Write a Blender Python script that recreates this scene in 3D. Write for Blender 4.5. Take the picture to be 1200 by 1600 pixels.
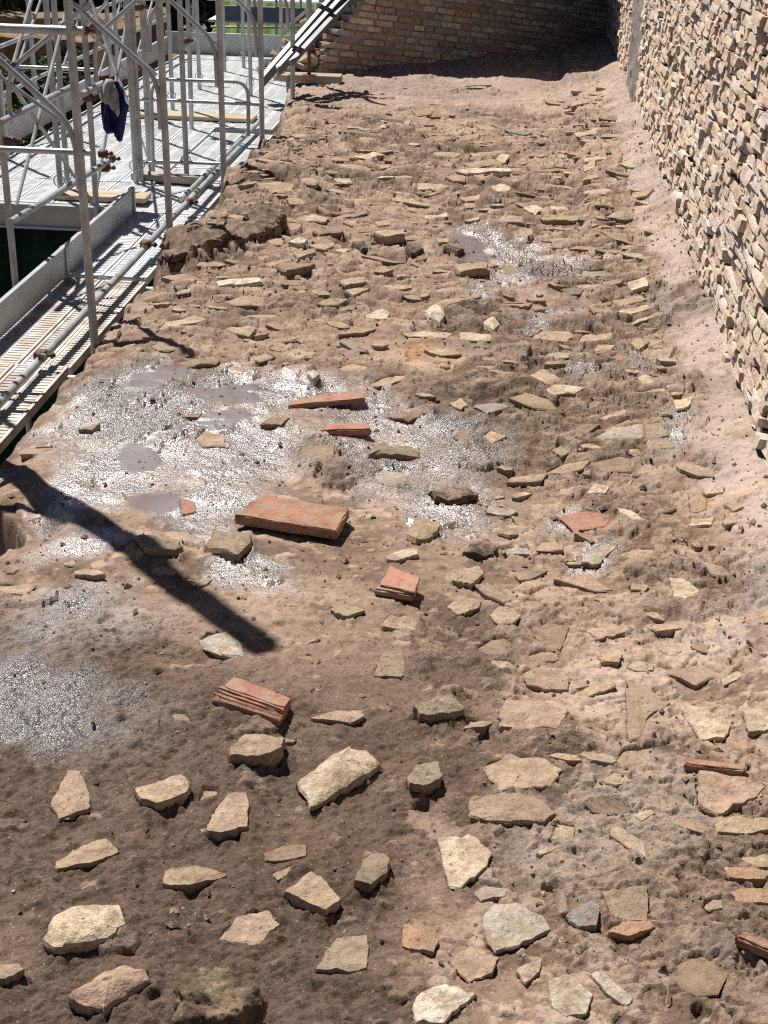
import bpy, bmesh, math, random
import numpy as np
from mathutils import Vector, Matrix

for o in list(bpy.data.objects):
    bpy.data.objects.remove(o)
SC = bpy.context.scene
COL = SC.collection
PI = math.pi
random.seed(7)
RNG = np.random.default_rng(11)

# ------------------------------------------------------------------ camera
FPX, PITCH, ROLL, YAW, CAMH = 2250.0, math.radians(25.04), math.atan(.0273), math.radians(4.64), 2.4


def ray(px, py):
    u, v = px - 600.0, py - 800.0
    r = u * math.cos(ROLL) + v * math.sin(ROLL)
    d = -u * math.sin(ROLL) + v * math.cos(ROLL)
    dn = FPX * math.sin(PITCH) + d * math.cos(PITCH)
    fw = FPX * math.cos(PITCH) - d * math.sin(PITCH)
    return np.array([r * math.cos(YAW) - fw * math.sin(YAW), r * math.sin(YAW) + fw * math.cos(YAW), -dn])


def at_z(px, py, z=0.0):
    d = ray(px, py)
    return np.array([0, 0, CAMH]) + d * ((CAMH - z) / -d[2])


def at_x(px, py, x):
    d = ray(px, py)
    return np.array([0, 0, CAMH]) + d * (x / d[0])


def at_y(px, py, y):
    d = ray(px, py)
    return np.array([0, 0, CAMH]) + d * (y / d[1])


def survey(x, y, z):
    """map coordinates of a point on the survey photograph (used to place stains and pick the largest pieces)"""
    r = x * math.cos(YAW) + y * math.sin(YAW)
    fw = -x * math.sin(YAW) + y * math.cos(YAW)
    dn = CAMH - z
    zz = fw * math.cos(PITCH) + dn * math.sin(PITCH)
    d = -fw * math.sin(PITCH) + dn * math.cos(PITCH)
    r = r * FPX / zz
    d = d * FPX / zz
    return 600 + r * math.cos(ROLL) - d * math.sin(ROLL), 800 + r * math.sin(ROLL) + d * math.cos(ROLL), zz


fwd = Vector(ray(600, 800)).normalized()
rgt = Vector(ray(601, 800) - ray(600, 800)).normalized()
upv = -Vector(ray(600, 801) - ray(600, 800)).normalized()
cam = bpy.data.objects.new('camera', bpy.data.cameras.new('camera'))
COL.objects.link(cam)
cam.matrix_world = Matrix(((rgt.x, upv.x, -fwd.x, 0), (rgt.y, upv.y, -fwd.y, 0), (rgt.z, upv.z, -fwd.z, CAMH), (0, 0, 0, 1)))
cam.data.sensor_fit = 'VERTICAL'
cam.data.sensor_height = 24.0
cam.data.lens = FPX / 1600 * 24.0
cam.data.clip_start = 0.05
cam.data.clip_end = 1000
SC.camera = cam
SC.render.resolution_x, SC.render.resolution_y = 768, 1024

# ------------------------------------------------------------------ light
SUN_EL, SUN_AZ = math.radians(60), math.radians(-43)     # azimuth from +Y, negative = left
sdir = Vector((math.sin(SUN_AZ) * math.cos(SUN_EL), math.cos(SUN_AZ) * math.cos(SUN_EL), math.sin(SUN_EL)))
W = bpy.data.worlds.new('World')
SC.world = W
W.use_nodes = True
wn = W.node_tree.nodes
sky = wn.new('ShaderNodeTexSky')
sky.sky_type = 'NISHITA'
sky.sun_disc = False
sky.sun_elevation = SUN_EL
sky.sun_rotation = SUN_AZ
sky.altitude = 2500
sky.air_density = .6
sky.dust_density = .3
wn['Background'].inputs['Strength'].default_value = 0.05
W.node_tree.links.new(sky.outputs[0], wn['Background'].inputs['Color'])
sl = bpy.data.lights.new('sun', 'SUN')
sl.energy = 5.0
sl.angle = math.radians(.53)
sl.color = (1.0, .965, .915)
so = bpy.data.objects.new('sun', sl)
COL.objects.link(so)
so.rotation_euler = sdir.to_track_quat('Z', 'Y').to_euler()
SC.cycles.use_denoising = False
SC.cycles.max_bounces = 4
SC.cycles.diffuse_bounces = 1
SC.cycles.glossy_bounces = 2
SC.cycles.pixel_filter_type = 'BLACKMAN_HARRIS'
SC.cycles.filter_width = 1.25
SC.view_settings.view_transform = 'Standard'
SC.view_settings.look = 'None'
SC.view_settings.exposure = 0.45
SC.view_settings.gamma = 1.0
SC.view_settings.use_curve_mapping = False


# ------------------------------------------------------------------ noise
def hsh(ix, iy, s):
    n = (ix.astype(np.int64) * 374761393 + iy.astype(np.int64) * 668265263 + s * 1442695041) & 0xFFFFFFFF
    n = ((n ^ (n >> 13)) * 1274126177) & 0xFFFFFFFF
    n = ((n ^ (n >> 15)) * 2246822519) & 0xFFFFFFFF
    return ((n ^ (n >> 16)) & 0xFFFFFFFF) / 4294967296.0


def vn(x, y, s=0):
    ix, iy = np.floor(x), np.floor(y)
    fx, fy = x - ix, y - iy
    fx = fx * fx * fx * (fx * (fx * 6 - 15) + 10)
    fy = fy * fy * fy * (fy * (fy * 6 - 15) + 10)
    a, b, c, d = hsh(ix, iy, s), hsh(ix + 1, iy, s), hsh(ix, iy + 1, s), hsh(ix + 1, iy + 1, s)
    return (a + (b - a) * fx) * (1 - fy) + (c + (d - c) * fx) * fy


def nz(x, y, wl, s=0):
    """value noise of wavelength wl, rotated per seed, range -1..1"""
    a = s * 1.7
    u = (x * math.cos(a) - y * math.sin(a)) / wl
    v = (x * math.sin(a) + y * math.cos(a)) / wl
    return vn(u + 31.7 * s, v - 17.3 * s, s) * 2 - 1


def fb(x, y, wl, s=0, n=4, g=.5):
    t, a, w = 0, 1.0, 0.0
    for k in range(n):
        t = t + a * nz(x, y, wl, s + k)
        w += a
        wl *= .5
        a *= g
    return t / w


def worley(x, y, wl, s):
    """distance to nearest cell wall (in cell widths), cell hashes, offset from the cell's centre"""
    u, v = x / wl, y / wl
    u = u + .30 * nz(u, v, .8, s + 40) + .14 * nz(u, v, .33, s + 41)
    v = v + .30 * nz(u, v, .8, s + 42) + .14 * nz(u, v, .33, s + 43)
    iu, iv = np.floor(u), np.floor(v)
    f1 = np.full(u.shape, 9.0)
    f2 = np.full(u.shape, 9.0)
    bi, bj = iu.copy(), iv.copy()
    for a in (-1, 0, 1):
        for b in (-1, 0, 1):
            ci, cj = iu + a, iv + b
            d = np.hypot(ci + .5 + .8 * (hsh(ci, cj, s) - .5) - u, cj + .5 + .8 * (hsh(ci, cj, s + 1) - .5) - v)
            near = d < f1
            f2 = np.where(near, f1, np.minimum(f2, d))
            bi, bj = np.where(near, ci, bi), np.where(near, cj, bj)
            f1 = np.minimum(f1, d)
    return f2 - f1, hsh(bi, bj, s + 2), hsh(bi, bj, s + 3), hsh(bi, bj, s + 4), (u - bi - .5) * wl, (v - bj - .5) * wl


def sst(a, b, x):
    t = np.clip((x - a) / (b - a), 0, 1)
    return t * t * (3 - 2 * t)


# ------------------------------------------------------------------ object helpers
def tag(o, label=None, cat=None, group=None, kind=None):
    if label: o['label'] = label
    if cat: o['category'] = cat
    if group: o['group'] = group
    if kind: o['kind'] = kind
    return o


def empty(name, loc, label=None, cat=None, group=None, kind=None):
    o = bpy.data.objects.new(name, None)
    COL.objects.link(o)
    o.location = loc
    o.empty_display_size = .1
    return tag(o, label, cat, group, kind)


def link(name, me, mat=None, parent=None, loc=(0, 0, 0), rot=None, scale=None):
    o = bpy.data.objects.new(name, me)
    COL.objects.link(o)
    if mat is not None and len(me.materials) == 0:
        me.materials.append(mat)
    o.location = loc
    if rot is not None: o.rotation_euler = rot
    if scale is not None: o.scale = scale
    if parent is not None:
        o.parent = parent
        o.location = Vector(loc) - Vector(parent_world(parent))
    return o


def parent_world(p):
    v = Vector(p.location)
    while p.parent:
        p = p.parent
        v = v + p.location
    return v


def mesh_np(name, V, Fq, smooth=True, sharp=None):
    """V (n,3); Fq list of faces or an (m,4) / (m,3) array"""
    me = bpy.data.meshes.new(name)
    V = np.asarray(V, dtype=np.float32)
    if isinstance(Fq, np.ndarray):
        k = Fq.shape[1]
        me.vertices.add(len(V))
        me.vertices.foreach_set('co', V.ravel())
        me.loops.add(Fq.size)
        me.loops.foreach_set('vertex_index', Fq.astype(np.int32).ravel())
        me.polygons.add(len(Fq))
        me.polygons.foreach_set('loop_start', np.arange(0, Fq.size, k, dtype=np.int32))
        me.update(calc_edges=True)
    else:
        me.from_pydata([tuple(v) for v in V], [], [tuple(f) for f in Fq])
        me.update()
    me.validate()
    me.polygons.foreach_set('use_smooth', np.full(len(me.polygons), smooth, dtype=bool))
    if sharp is not None and smooth:
        me.set_sharp_from_angle(angle=math.radians(sharp))
    return me


def add_col(me, name, C):
    """C (n,3) linear colour per vertex"""
    a = me.attributes.new(name, 'FLOAT_COLOR', 'POINT')
    c = np.ones((len(me.vertices), 4), dtype=np.float32)
    c[:, :3] = C
    a.data.foreach_set('color', c.ravel())


class MB:
    """collects simple shapes in world space and links them as one mesh"""
    def __init__(self):
        self.v, self.f = [], []

    def add(self, vs, fs):
        n = len(self.v)
        self.v += [tuple(map(float, p)) for p in vs]
        self.f += [tuple(i + n for i in f) for f in fs]
        return self

    def box(self, c, s, M=None, bev=0.0):
        hx, hy, hz = s[0] / 2, s[1] / 2, s[2] / 2
        if bev <= 0:
            P = [Vector((sx * hx, sy * hy, sz * hz)) for sx in (-1, 1) for sy in (-1, 1) for sz in (-1, 1)]
            Fs = [(0, 1, 3, 2), (4, 6, 7, 5), (0, 4, 5, 1), (2, 3, 7, 6), (0, 2, 6, 4), (1, 5, 7, 3)]
        else:
            bm = bmesh.new()
            bmesh.ops.create_cube(bm, size=1)
            for v in bm.verts: v.co = Vector((v.co.x * s[0], v.co.y * s[1], v.co.z * s[2]))
            bmesh.ops.bevel(bm, geom=list(bm.edges), offset=bev, segments=1, affect='EDGES')
            bm.verts.index_update()
            P = [v.co.copy() for v in bm.verts]
            Fs = [[v.index for v in f.verts] for f in bm.faces]
            bm.free()
        if M is not None: P = [M @ p for p in P]
        return self.add([p + Vector(c) for p in P], Fs)

    def tube(self, pts, r, n=10, cap=True):
        pts = [Vector(p) for p in pts]
        rings = []
        up = None
        for i, p in enumerate(pts):
            t = (pts[min(i + 1, len(pts) - 1)] - pts[max(i - 1, 0)]).normalized()
            if up is None:
                up = Vector((0, 0, 1)) if abs(t.z) < .9 else Vector((1, 0, 0))
            a = t.cross(up).normalized()
            b = a.cross(t).normalized()
            up = b
            rr = r[i] if isinstance(r, (list, tuple)) else r
            rings.append([p + a * (rr * math.cos(2 * PI * k / n)) + b * (rr * math.sin(2 * PI * k / n)) for k in range(n)])
        vs = [q for R in rings for q in R]
        fs = []
        for i in range(len(rings) - 1):
            for k in range(n):
                fs.append((i * n + k, i * n + (k + 1) % n, (i + 1) * n + (k + 1) % n, (i + 1) * n + k))
        if cap:
            fs.append(tuple(range(n - 1, -1, -1)))
            fs.append(tuple((len(rings) - 1) * n + k for k in range(n)))
        return self.add(vs, fs)

    def build(self, name, mat, parent=None, smooth=True, sharp=40, origin=None):
        V = np.array(self.v)
        if origin is None:
            origin = (V.min(0) + V.max(0)) / 2
            origin[2] = V[:, 2].min()
        me = mesh_np(name, V - np.array(origin), self.f, smooth, sharp)
        return link(name, me, mat, parent, loc=tuple(origin))


# ------------------------------------------------------------------ materials
def mat_new(name):
    m = bpy.data.materials.new(name)
    m.use_nodes = True
    nt = m.node_tree
    b = nt.nodes['Principled BSDF']

    def N(t, **k):
        n = nt.nodes.new(t)
        for a, v in k.items(): setattr(n, a, v)
        return n

    def L(a, b_): nt.links.new(a, b_)
    return m, nt, b, N, L


def noise(N, L, vec, scale, detail=4, rough=.55, dist=0):
    n = N('ShaderNodeTexNoise')
    n.inputs['Scale'].default_value = scale
    n.inputs['Detail'].default_value = detail
    n.inputs['Roughness'].default_value = rough
    n.inputs['Distortion'].default_value = dist
    L(vec, n.inputs['Vector'])
    return n.outputs['Fac']


def ramp(N, L, fac, stops):
    r = N('ShaderNodeValToRGB')
    e = r.color_ramp.elements
    e[0].position, e[0].color = stops[0][0], (*stops[0][1], 1) if not isinstance(stops[0][1], (int, float)) else (stops[0][1],) * 3 + (1,)
    e[1].position, e[1].color = stops[-1][0], (*stops[-1][1], 1) if not isinstance(stops[-1][1], (int, float)) else (stops[-1][1],) * 3 + (1,)
    for p, c in stops[1:-1]:
        q = e.new(p)
        q.color = (*c, 1) if not isinstance(c, (int, float)) else (c, c, c, 1)
    L(fac, r.inputs['Fac'])
    return r.outputs['Color']


def mixc(N, L, fac, a, b, mode='MIX'):
    n = N('ShaderNodeMix', data_type='RGBA', blend_type=mode)
    if isinstance(fac, (int, float)): n.inputs[0].default_value = fac
    else: L(fac, n.inputs[0])
    for i, c in ((6, a), (7, b)):
        if isinstance(c, tuple): n.inputs[i].default_value = (*c, 1)
        else: L(c, n.inputs[i])
    return n.outputs[2]


def mth(N, L, op, a, b=None, c=None):
    n = N('ShaderNodeMath', operation=op)
    for i, v in enumerate((a, b, c)):
        if v is None: continue
        if isinstance(v, (int, float)): n.inputs[i].default_value = v
        else: L(v, n.inputs[i])
    return n.outputs[0]


def bump(N, L, h, strength, dist, normal=None):
    n = N('ShaderNodeBump')
    if isinstance(strength, (int, float)): n.inputs['Strength'].default_value = strength
    else: L(strength, n.inputs['Strength'])
    n.inputs['Distance'].default_value = dist
    L(h, n.inputs['Height'])
    if normal is not None: L(normal, n.inputs['Normal'])
    return n.outputs['Normal']


def stone_material(name, source, wetness=0.0, pits=1.0, relief=1.0, dust=.47):
    """source: 'attr' reads the point colour 'tint', 'object' reads the object's own colour, or a fixed colour"""
    m, nt, b, N, L = mat_new(name)
    if source == 'attr':
        a = N('ShaderNodeAttribute', attribute_name='tint')
        base = a.outputs['Color']
    elif source == 'object':
        base = N('ShaderNodeObjectInfo').outputs['Color']
    else:
        base = N('ShaderNodeRGB')
        base.outputs[0].default_value = (*source, 1)
        base = base.outputs[0]
    pos = N('ShaderNodeNewGeometry').outputs['Position']
    n1 = noise(N, L, pos, 9, 5, .6)
    n2 = noise(N, L, pos, 42, 6, .65, .4)
    n3 = noise(N, L, pos, 190, 4, .6)
    c = mixc(N, L, 1.0, base, ramp(N, L, n1, [(.3, (.72, .68, .62)), (.5, (1, 1, 1)), (.72, (1.16, 1.1, 1.0))]), 'MULTIPLY')
    c = mixc(N, L, 1.0, c, ramp(N, L, n2, [(.3, (.55, .52, .5)), (.46, (1, 1, 1)), (.7, (1.12, 1.08, 1.04))]), 'MULTIPLY')
    vo = N('ShaderNodeTexVoronoi')
    vo.inputs['Scale'].default_value = 48
    L(pos, vo.inputs['Vector'])
    pit = ramp(N, L, vo.outputs['Distance'], [(.1, 0.0), (.24, 1.0)])
    gate = ramp(N, L, noise(N, L, pos, 14, 2), [(.5, 1.0), (.6, 0.0)])
    pit = mth(N, L, 'MAXIMUM', pit, gate)
    c = mixc(N, L, mth(N, L, 'MULTIPLY', mth(N, L, 'SUBTRACT', 1.0, pit), .7 * pits), c, mixc(N, L, 1.0, c, (.3, .26, .22), 'MULTIPLY'))
    # soil smeared over the stone
    soil = ramp(N, L, noise(N, L, pos, 17, 5, .7), [(dust, 0.0), (dust + .14, .8)])
    c = mixc(N, L, soil, c, (.34, .235, .165))
    L(c, b.inputs['Base Color'])
    b.inputs['Roughness'].default_value = .85 - .45 * wetness
    b.inputs['Specular IOR Level'].default_value = .25 + .3 * wetness
    nr = bump(N, L, n2, .8 * relief, .02)
    nr = bump(N, L, n3, .7 * relief, .006, nr)
    nr = bump(N, L, pit, .6 * pits, .006, nr)
    L(nr, b.inputs['Normal'])
    return m


M_STONE = stone_material('stone', 'attr')
M_WALLSTONE_OBJ = stone_material('wall_stone', 'object', relief=.8, dust=.55)
M_WALLSTONE_ATTR = stone_material('wall_stone_rubble', 'attr', relief=.8, dust=.55)
M_TERRA = stone_material('terracotta', 'attr', pits=.6, relief=.5, dust=.44)


def ground_material():
    m, nt, b, N, L = mat_new('earthy_mortar')
    pos = N('ShaderNodeNewGeometry').outputs['Position']
    base = N('ShaderNodeAttribute', attribute_name='tint').outputs['Color']
    wetc = N('ShaderNodeAttribute', attribute_name='wet').outputs['Color']
    sep = N('ShaderNodeSeparateColor')
    L(wetc, sep.inputs[0])
    wet, film, rough = sep.outputs[0], sep.outputs[1], sep.outputs[2]
    n1 = noise(N, L, pos, 22, 6, .65, .3)
    n2 = noise(N, L, pos, 85, 6, .7, .3)
    n3 = noise(N, L, pos, 260, 5, .65)
    c = mixc(N, L, 1.0, base, ramp(N, L, n1, [(.3, (.66, .62, .58)), (.5, (1, 1, 1)), (.7, (1.18, 1.14, 1.1))]), 'MULTIPLY')
    c = mixc(N, L, 1.0, c, ramp(N, L, n2, [(.3, (.5, .47, .45)), (.45, (.97, .97, .97)), (.72, (1.22, 1.2, 1.18))]), 'MULTIPLY')
    grit = N('ShaderNodeTexVoronoi')
    grit.inputs['Scale'].default_value = 95
    L(pos, grit.inputs['Vector'])
    gcol = mth(N, L, 'LESS_THAN', grit.outputs['Distance'], .28)
    sepg = N('ShaderNodeSeparateColor')
    L(grit.outputs['Color'], sepg.inputs[0])
    gsel = mth(N, L, 'MULTIPLY', gcol, mth(N, L, 'GREATER_THAN', sepg.outputs[0], .86))
    c = mixc(N, L, mth(N, L, 'MULTIPLY', gsel, .6), c, (.44, .38, .31))
    # pits, the shade inside them put into the colour
    vo = N('ShaderNodeTexVoronoi')
    vo.inputs['Scale'].default_value = 30
    vd = N('ShaderNodeVectorMath', operation='ADD')
    nv3 = N('ShaderNodeTexNoise')
    nv3.inputs['Scale'].default_value = 60
    L(pos, nv3.inputs['Vector'])
    sc3 = N('ShaderNodeVectorMath', operation='SCALE')
    sc3.inputs['Scale'].default_value = .02
    L(nv3.outputs['Color'], sc3.inputs[0])
    L(pos, vd.inputs[0])
    L(sc3.outputs[0], vd.inputs[1])
    L(vd.outputs[0], vo.inputs['Vector'])
    sv = N('ShaderNodeSeparateColor')
    L(vo.outputs['Color'], sv.inputs[0])
    pit = mth(N, L, 'MULTIPLY', mth(N, L, 'LESS_THAN', vo.outputs['Distance'], mth(N, L, 'MULTIPLY', sv.outputs[2], .2)), mth(N, L, 'GREATER_THAN', sv.outputs[1], .7))
    c = mixc(N, L, mth(N, L, 'MULTIPLY', pit, .75), c, (.035, .026, .02))
    # wet soil is darker
    c = mixc(N, L, mth(N, L, 'MULTIPLY', wet, .85), c, mixc(N, L, 1.0, c, (.5, .49, .55), 'MULTIPLY'))
    c = mixc(N, L, film, c, (.15, .117, .115))
    L(c, b.inputs['Base Color'])
    dry = mth(N, L, 'SUBTRACT', 1.0, wet)
    nofilm = mth(N, L, 'SUBTRACT', 1.0, film)
    b.inputs['IOR'].default_value = 1.45
    r = mth(N, L, 'MULTIPLY_ADD', wet, -.58, .9)
    r = mth(N, L, 'MULTIPLY_ADD', film, .22, r)
    L(r, b.inputs['Roughness'])
    L(mth(N, L, 'MULTIPLY_ADD', wet, .55, .2), b.inputs['Specular IOR Level'])
    s1 = mth(N, L, 'MULTIPLY', mth(N, L, 'MULTIPLY_ADD', rough, .8, .12), nofilm)
    nr = bump(N, L, n1, s1, .024)
    nr = bump(N, L, n2, mth(N, L, 'MULTIPLY', mth(N, L, 'MULTIPLY_ADD', rough, .85, .22), nofilm), .016, nr)
    nr = bump(N, L, n3, mth(N, L, 'MULTIPLY', mth(N, L, 'MULTIPLY_ADD', rough, .6, .35), mth(N, L, 'MULTIPLY_ADD', film, -.85, 1.0)), .0035, nr)
    nw = noise(N, L, pos, 64, 2, .55)
    cr = N('ShaderNodeBump')
    cr.inputs['Distance'].default_value = .0125
    L(nw, cr.inputs['Height'])
    L(mth(N, L, 'MULTIPLY', wet, mth(N, L, 'MULTIPLY_ADD', film, -.93, 1.0)), cr.inputs['Strength'])
    L(nr, cr.inputs['Normal'])
    L(cr.outputs['Normal'], b.inputs['Coat Normal'])
    L(mth(N, L, 'MULTIPLY', wet, mth(N, L, 'MULTIPLY_ADD', film, -.6, 1.0)), b.inputs['Coat Weight'])
    b.inputs['Coat Roughness'].default_value = .27
    b.inputs['Coat IOR'].default_value = 2.7
    inv = mth(N, L, 'SUBTRACT', 1.0, pit)
    nr = bump(N, L, inv, .7, .010, nr)
    L(nr, b.inputs['Normal'])
    return m


M_GROUND = ground_material()


def simple_mat(name, col, rough=.6, metal=0.0, var=.25, scale=12, bmp=.0, bscale=60, spec=.5, stretch=None, col2=None):
    m, nt, b, N, L = mat_new(name)
    tc = N('ShaderNodeTexCoord').outputs['Object']
    vec = tc
    if stretch:
        mp = N('ShaderNodeMapping')
        mp.inputs['Scale'].default_value = stretch
        L(tc, mp.inputs['Vector'])
        vec = mp.outputs['Vector']
    n1 = noise(N, L, vec, scale, 5, .6)
    c2 = col2 or tuple(v * (1 - var) for v in col)
    c = ramp(N, L, n1, [(.35, c2), (.62, col)])
    L(c, b.inputs['Base Color'])
    b.inputs['Roughness'].default_value = rough
    b.inputs['Metallic'].default_value = metal
    b.inputs['Specular IOR Level'].default_value = spec
    if bmp:
        n2 = noise(N, L, vec, bscale, 4, .6)
        L(bump(N, L, n2, bmp, .01), b.inputs['Normal'])
    return m


M_STEEL = simple_mat('galvanised_tube', (.50, .52, .52), .38, .3, .3, 6, .12, 80, col2=(.31, .31, .30))
M_DECK = simple_mat('galvanised_deck', (.74, .76, .77), .5, .1, .2, 7, .1, 60, col2=(.54, .54, .52))
M_DECKDIRT = simple_mat('muddy_deck', (.66, .63, .58), .65, .1, .3, 5, .15, 60, col2=(.36, .28, .22))
M_TOE = simple_mat('aluminium_toe_board', (.44, .47, .46), .45, .15, .2, 4, .05, 30)
M_STRINGER = simple_mat('dull_grey_steel', (.17, .18, .18), .5, .3, .3, 5)
M_RUST = simple_mat('rusty_coupler', (.17, .09, .055), .7, .3, .5, 60, .3, 90)
M_REDJACK = simple_mat('red_oxide_paint', (.16, .028, .018), .55, .0, .35, 30)
M_WOOD = simple_mat('weathered_timber', (.54, .44, .31), .75, 0, .35, 3, .2, 25, .2, stretch=(1, 12, 12))
M_WOODGREY = simple_mat('grey_timber', (.42, .36, .29), .8, 0, .4, 3, .2, 25, .2, stretch=(1, 12, 12))
M_NAVY = simple_mat('navy_cloth', (.012, .018, .09), .8, 0, .3, 25, .2, 120, .2)
M_GREYCLOTH = simple_mat('grey_lining', (.34, .33, .32), .8, 0, .15, 25, .2, 120, .2)
M_NET = simple_mat('dark_green_netting', (.012, .045, .03), .8, 0, .4, 30, .3, 200, .1)
M_BLUEBOARD = simple_mat('blue_grey_board', (.14, .2, .25), .55, .2, .2, 3)
M_LEAF = simple_mat('dark_leaf', (.022, .04, .014), .45, 0, .5, 3, spec=.4)
M_LEAF2 = simple_mat('pale_leaf', (.08, .13, .03), .5, 0, .5, 3)
M_FLOWER = simple_mat('yellow_flower', (.42, .36, .02), .6)
M_BARK = simple_mat('bark', (.08, .055, .035), .9, 0, .4, 20, .5, 40)
M_GRASS = simple_mat('grass', (.12, .2, .025), .8, 0, .35, 8, .4, 40, .2)
M_EARTH = simple_mat('brown_earth', (.27, .185, .125), .9, 0, .4, 3.5, 1.0, 14, .1, col2=(.12, .085, .058))
M_PLASTER = simple_mat('grey_plaster', (.36, .33, .31), .9, 0, .35, 11, .6, 50, .1)
M_TWIG = simple_mat('dry_straw', (.45, .36, .2), .8)

# ------------------------------------------------------------------ the wall top: its shape
def edge_x(y):
    """left rim of the wall top"""
    e = -2.13 + .42 * np.exp(-((y - 4.8) / .34) ** 2) + .05 * nz(y, y * 0 + 3.1, .5, 3) + .03 * nz(y, y * 0 + 1.1, .17, 5)
    e = e - .02 * sst(8, 12, y) - .22 * sst(13.2, 15.5, y) - .12 * sst(15.5, 17, y)
    e = e + .10 * np.exp(-((y - 10.4) / .25) ** 2)
    return e


def ledge_y(x):
    return 8.5 + (x + 2.15) * 1.3


def hs(x, y):
    """smooth shape of the wall top, waves longer than about a third of a metre"""
    x = np.asarray(x, float)
    y = np.asarray(y, float)
    h = .022 * nz(x, y, 1.3, 1) + .016 * nz(x, y, .62, 2) + .010 * nz(x, y, .36, 4)
    h = h * sst(1.3, 1.0, x)
    h = h - .035 * sst(-1.2, -2.0, x) * sst(7.5, 6, y)                      # the wet left side dips a little
    t = sst(.60, 1.16, x + .05 * nz(x, y, .5, 9))
    h = h + (.12 + .03 * nz(x, y, .8, 6)) * t ** 1.7                         # mortar fillet along the wall
    h = h + .075 * sst(.50, .60, x + .05 * nz(x, y, .4, 8)) * sst(8.6, 10.5, y)   # footing course on the right
    # block standing proud at the left rim
    dl = y - ledge_y(x) - .07 * nz(x, y, .3, 12)
    h = h + (.06 * sst(-1.30, -1.85, x)) * sst(.12, .3, dl) * sst(1.9, .5, dl)
    h = h + .06 * sst(-1.2, -1.7, x) * sst(10.2, 10.5, y + .2 * nz(x, y, .4, 13)) * sst(12.4, 11, y)
    e = edge_x(y)
    d = e + .02 * nz(x, y, .3, 14) - x
    h = h - .05 * sst(-.22, 0, d) - .95 * sst(0.0, .16, d)
    return h


def unproj(px, py, lift=0.0):
    z = lift
    for _ in range(7):
        p = at_z(px, py, z)
        z = float(hs(p[0], p[1])) + lift
    return at_z(px, py, z)


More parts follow.
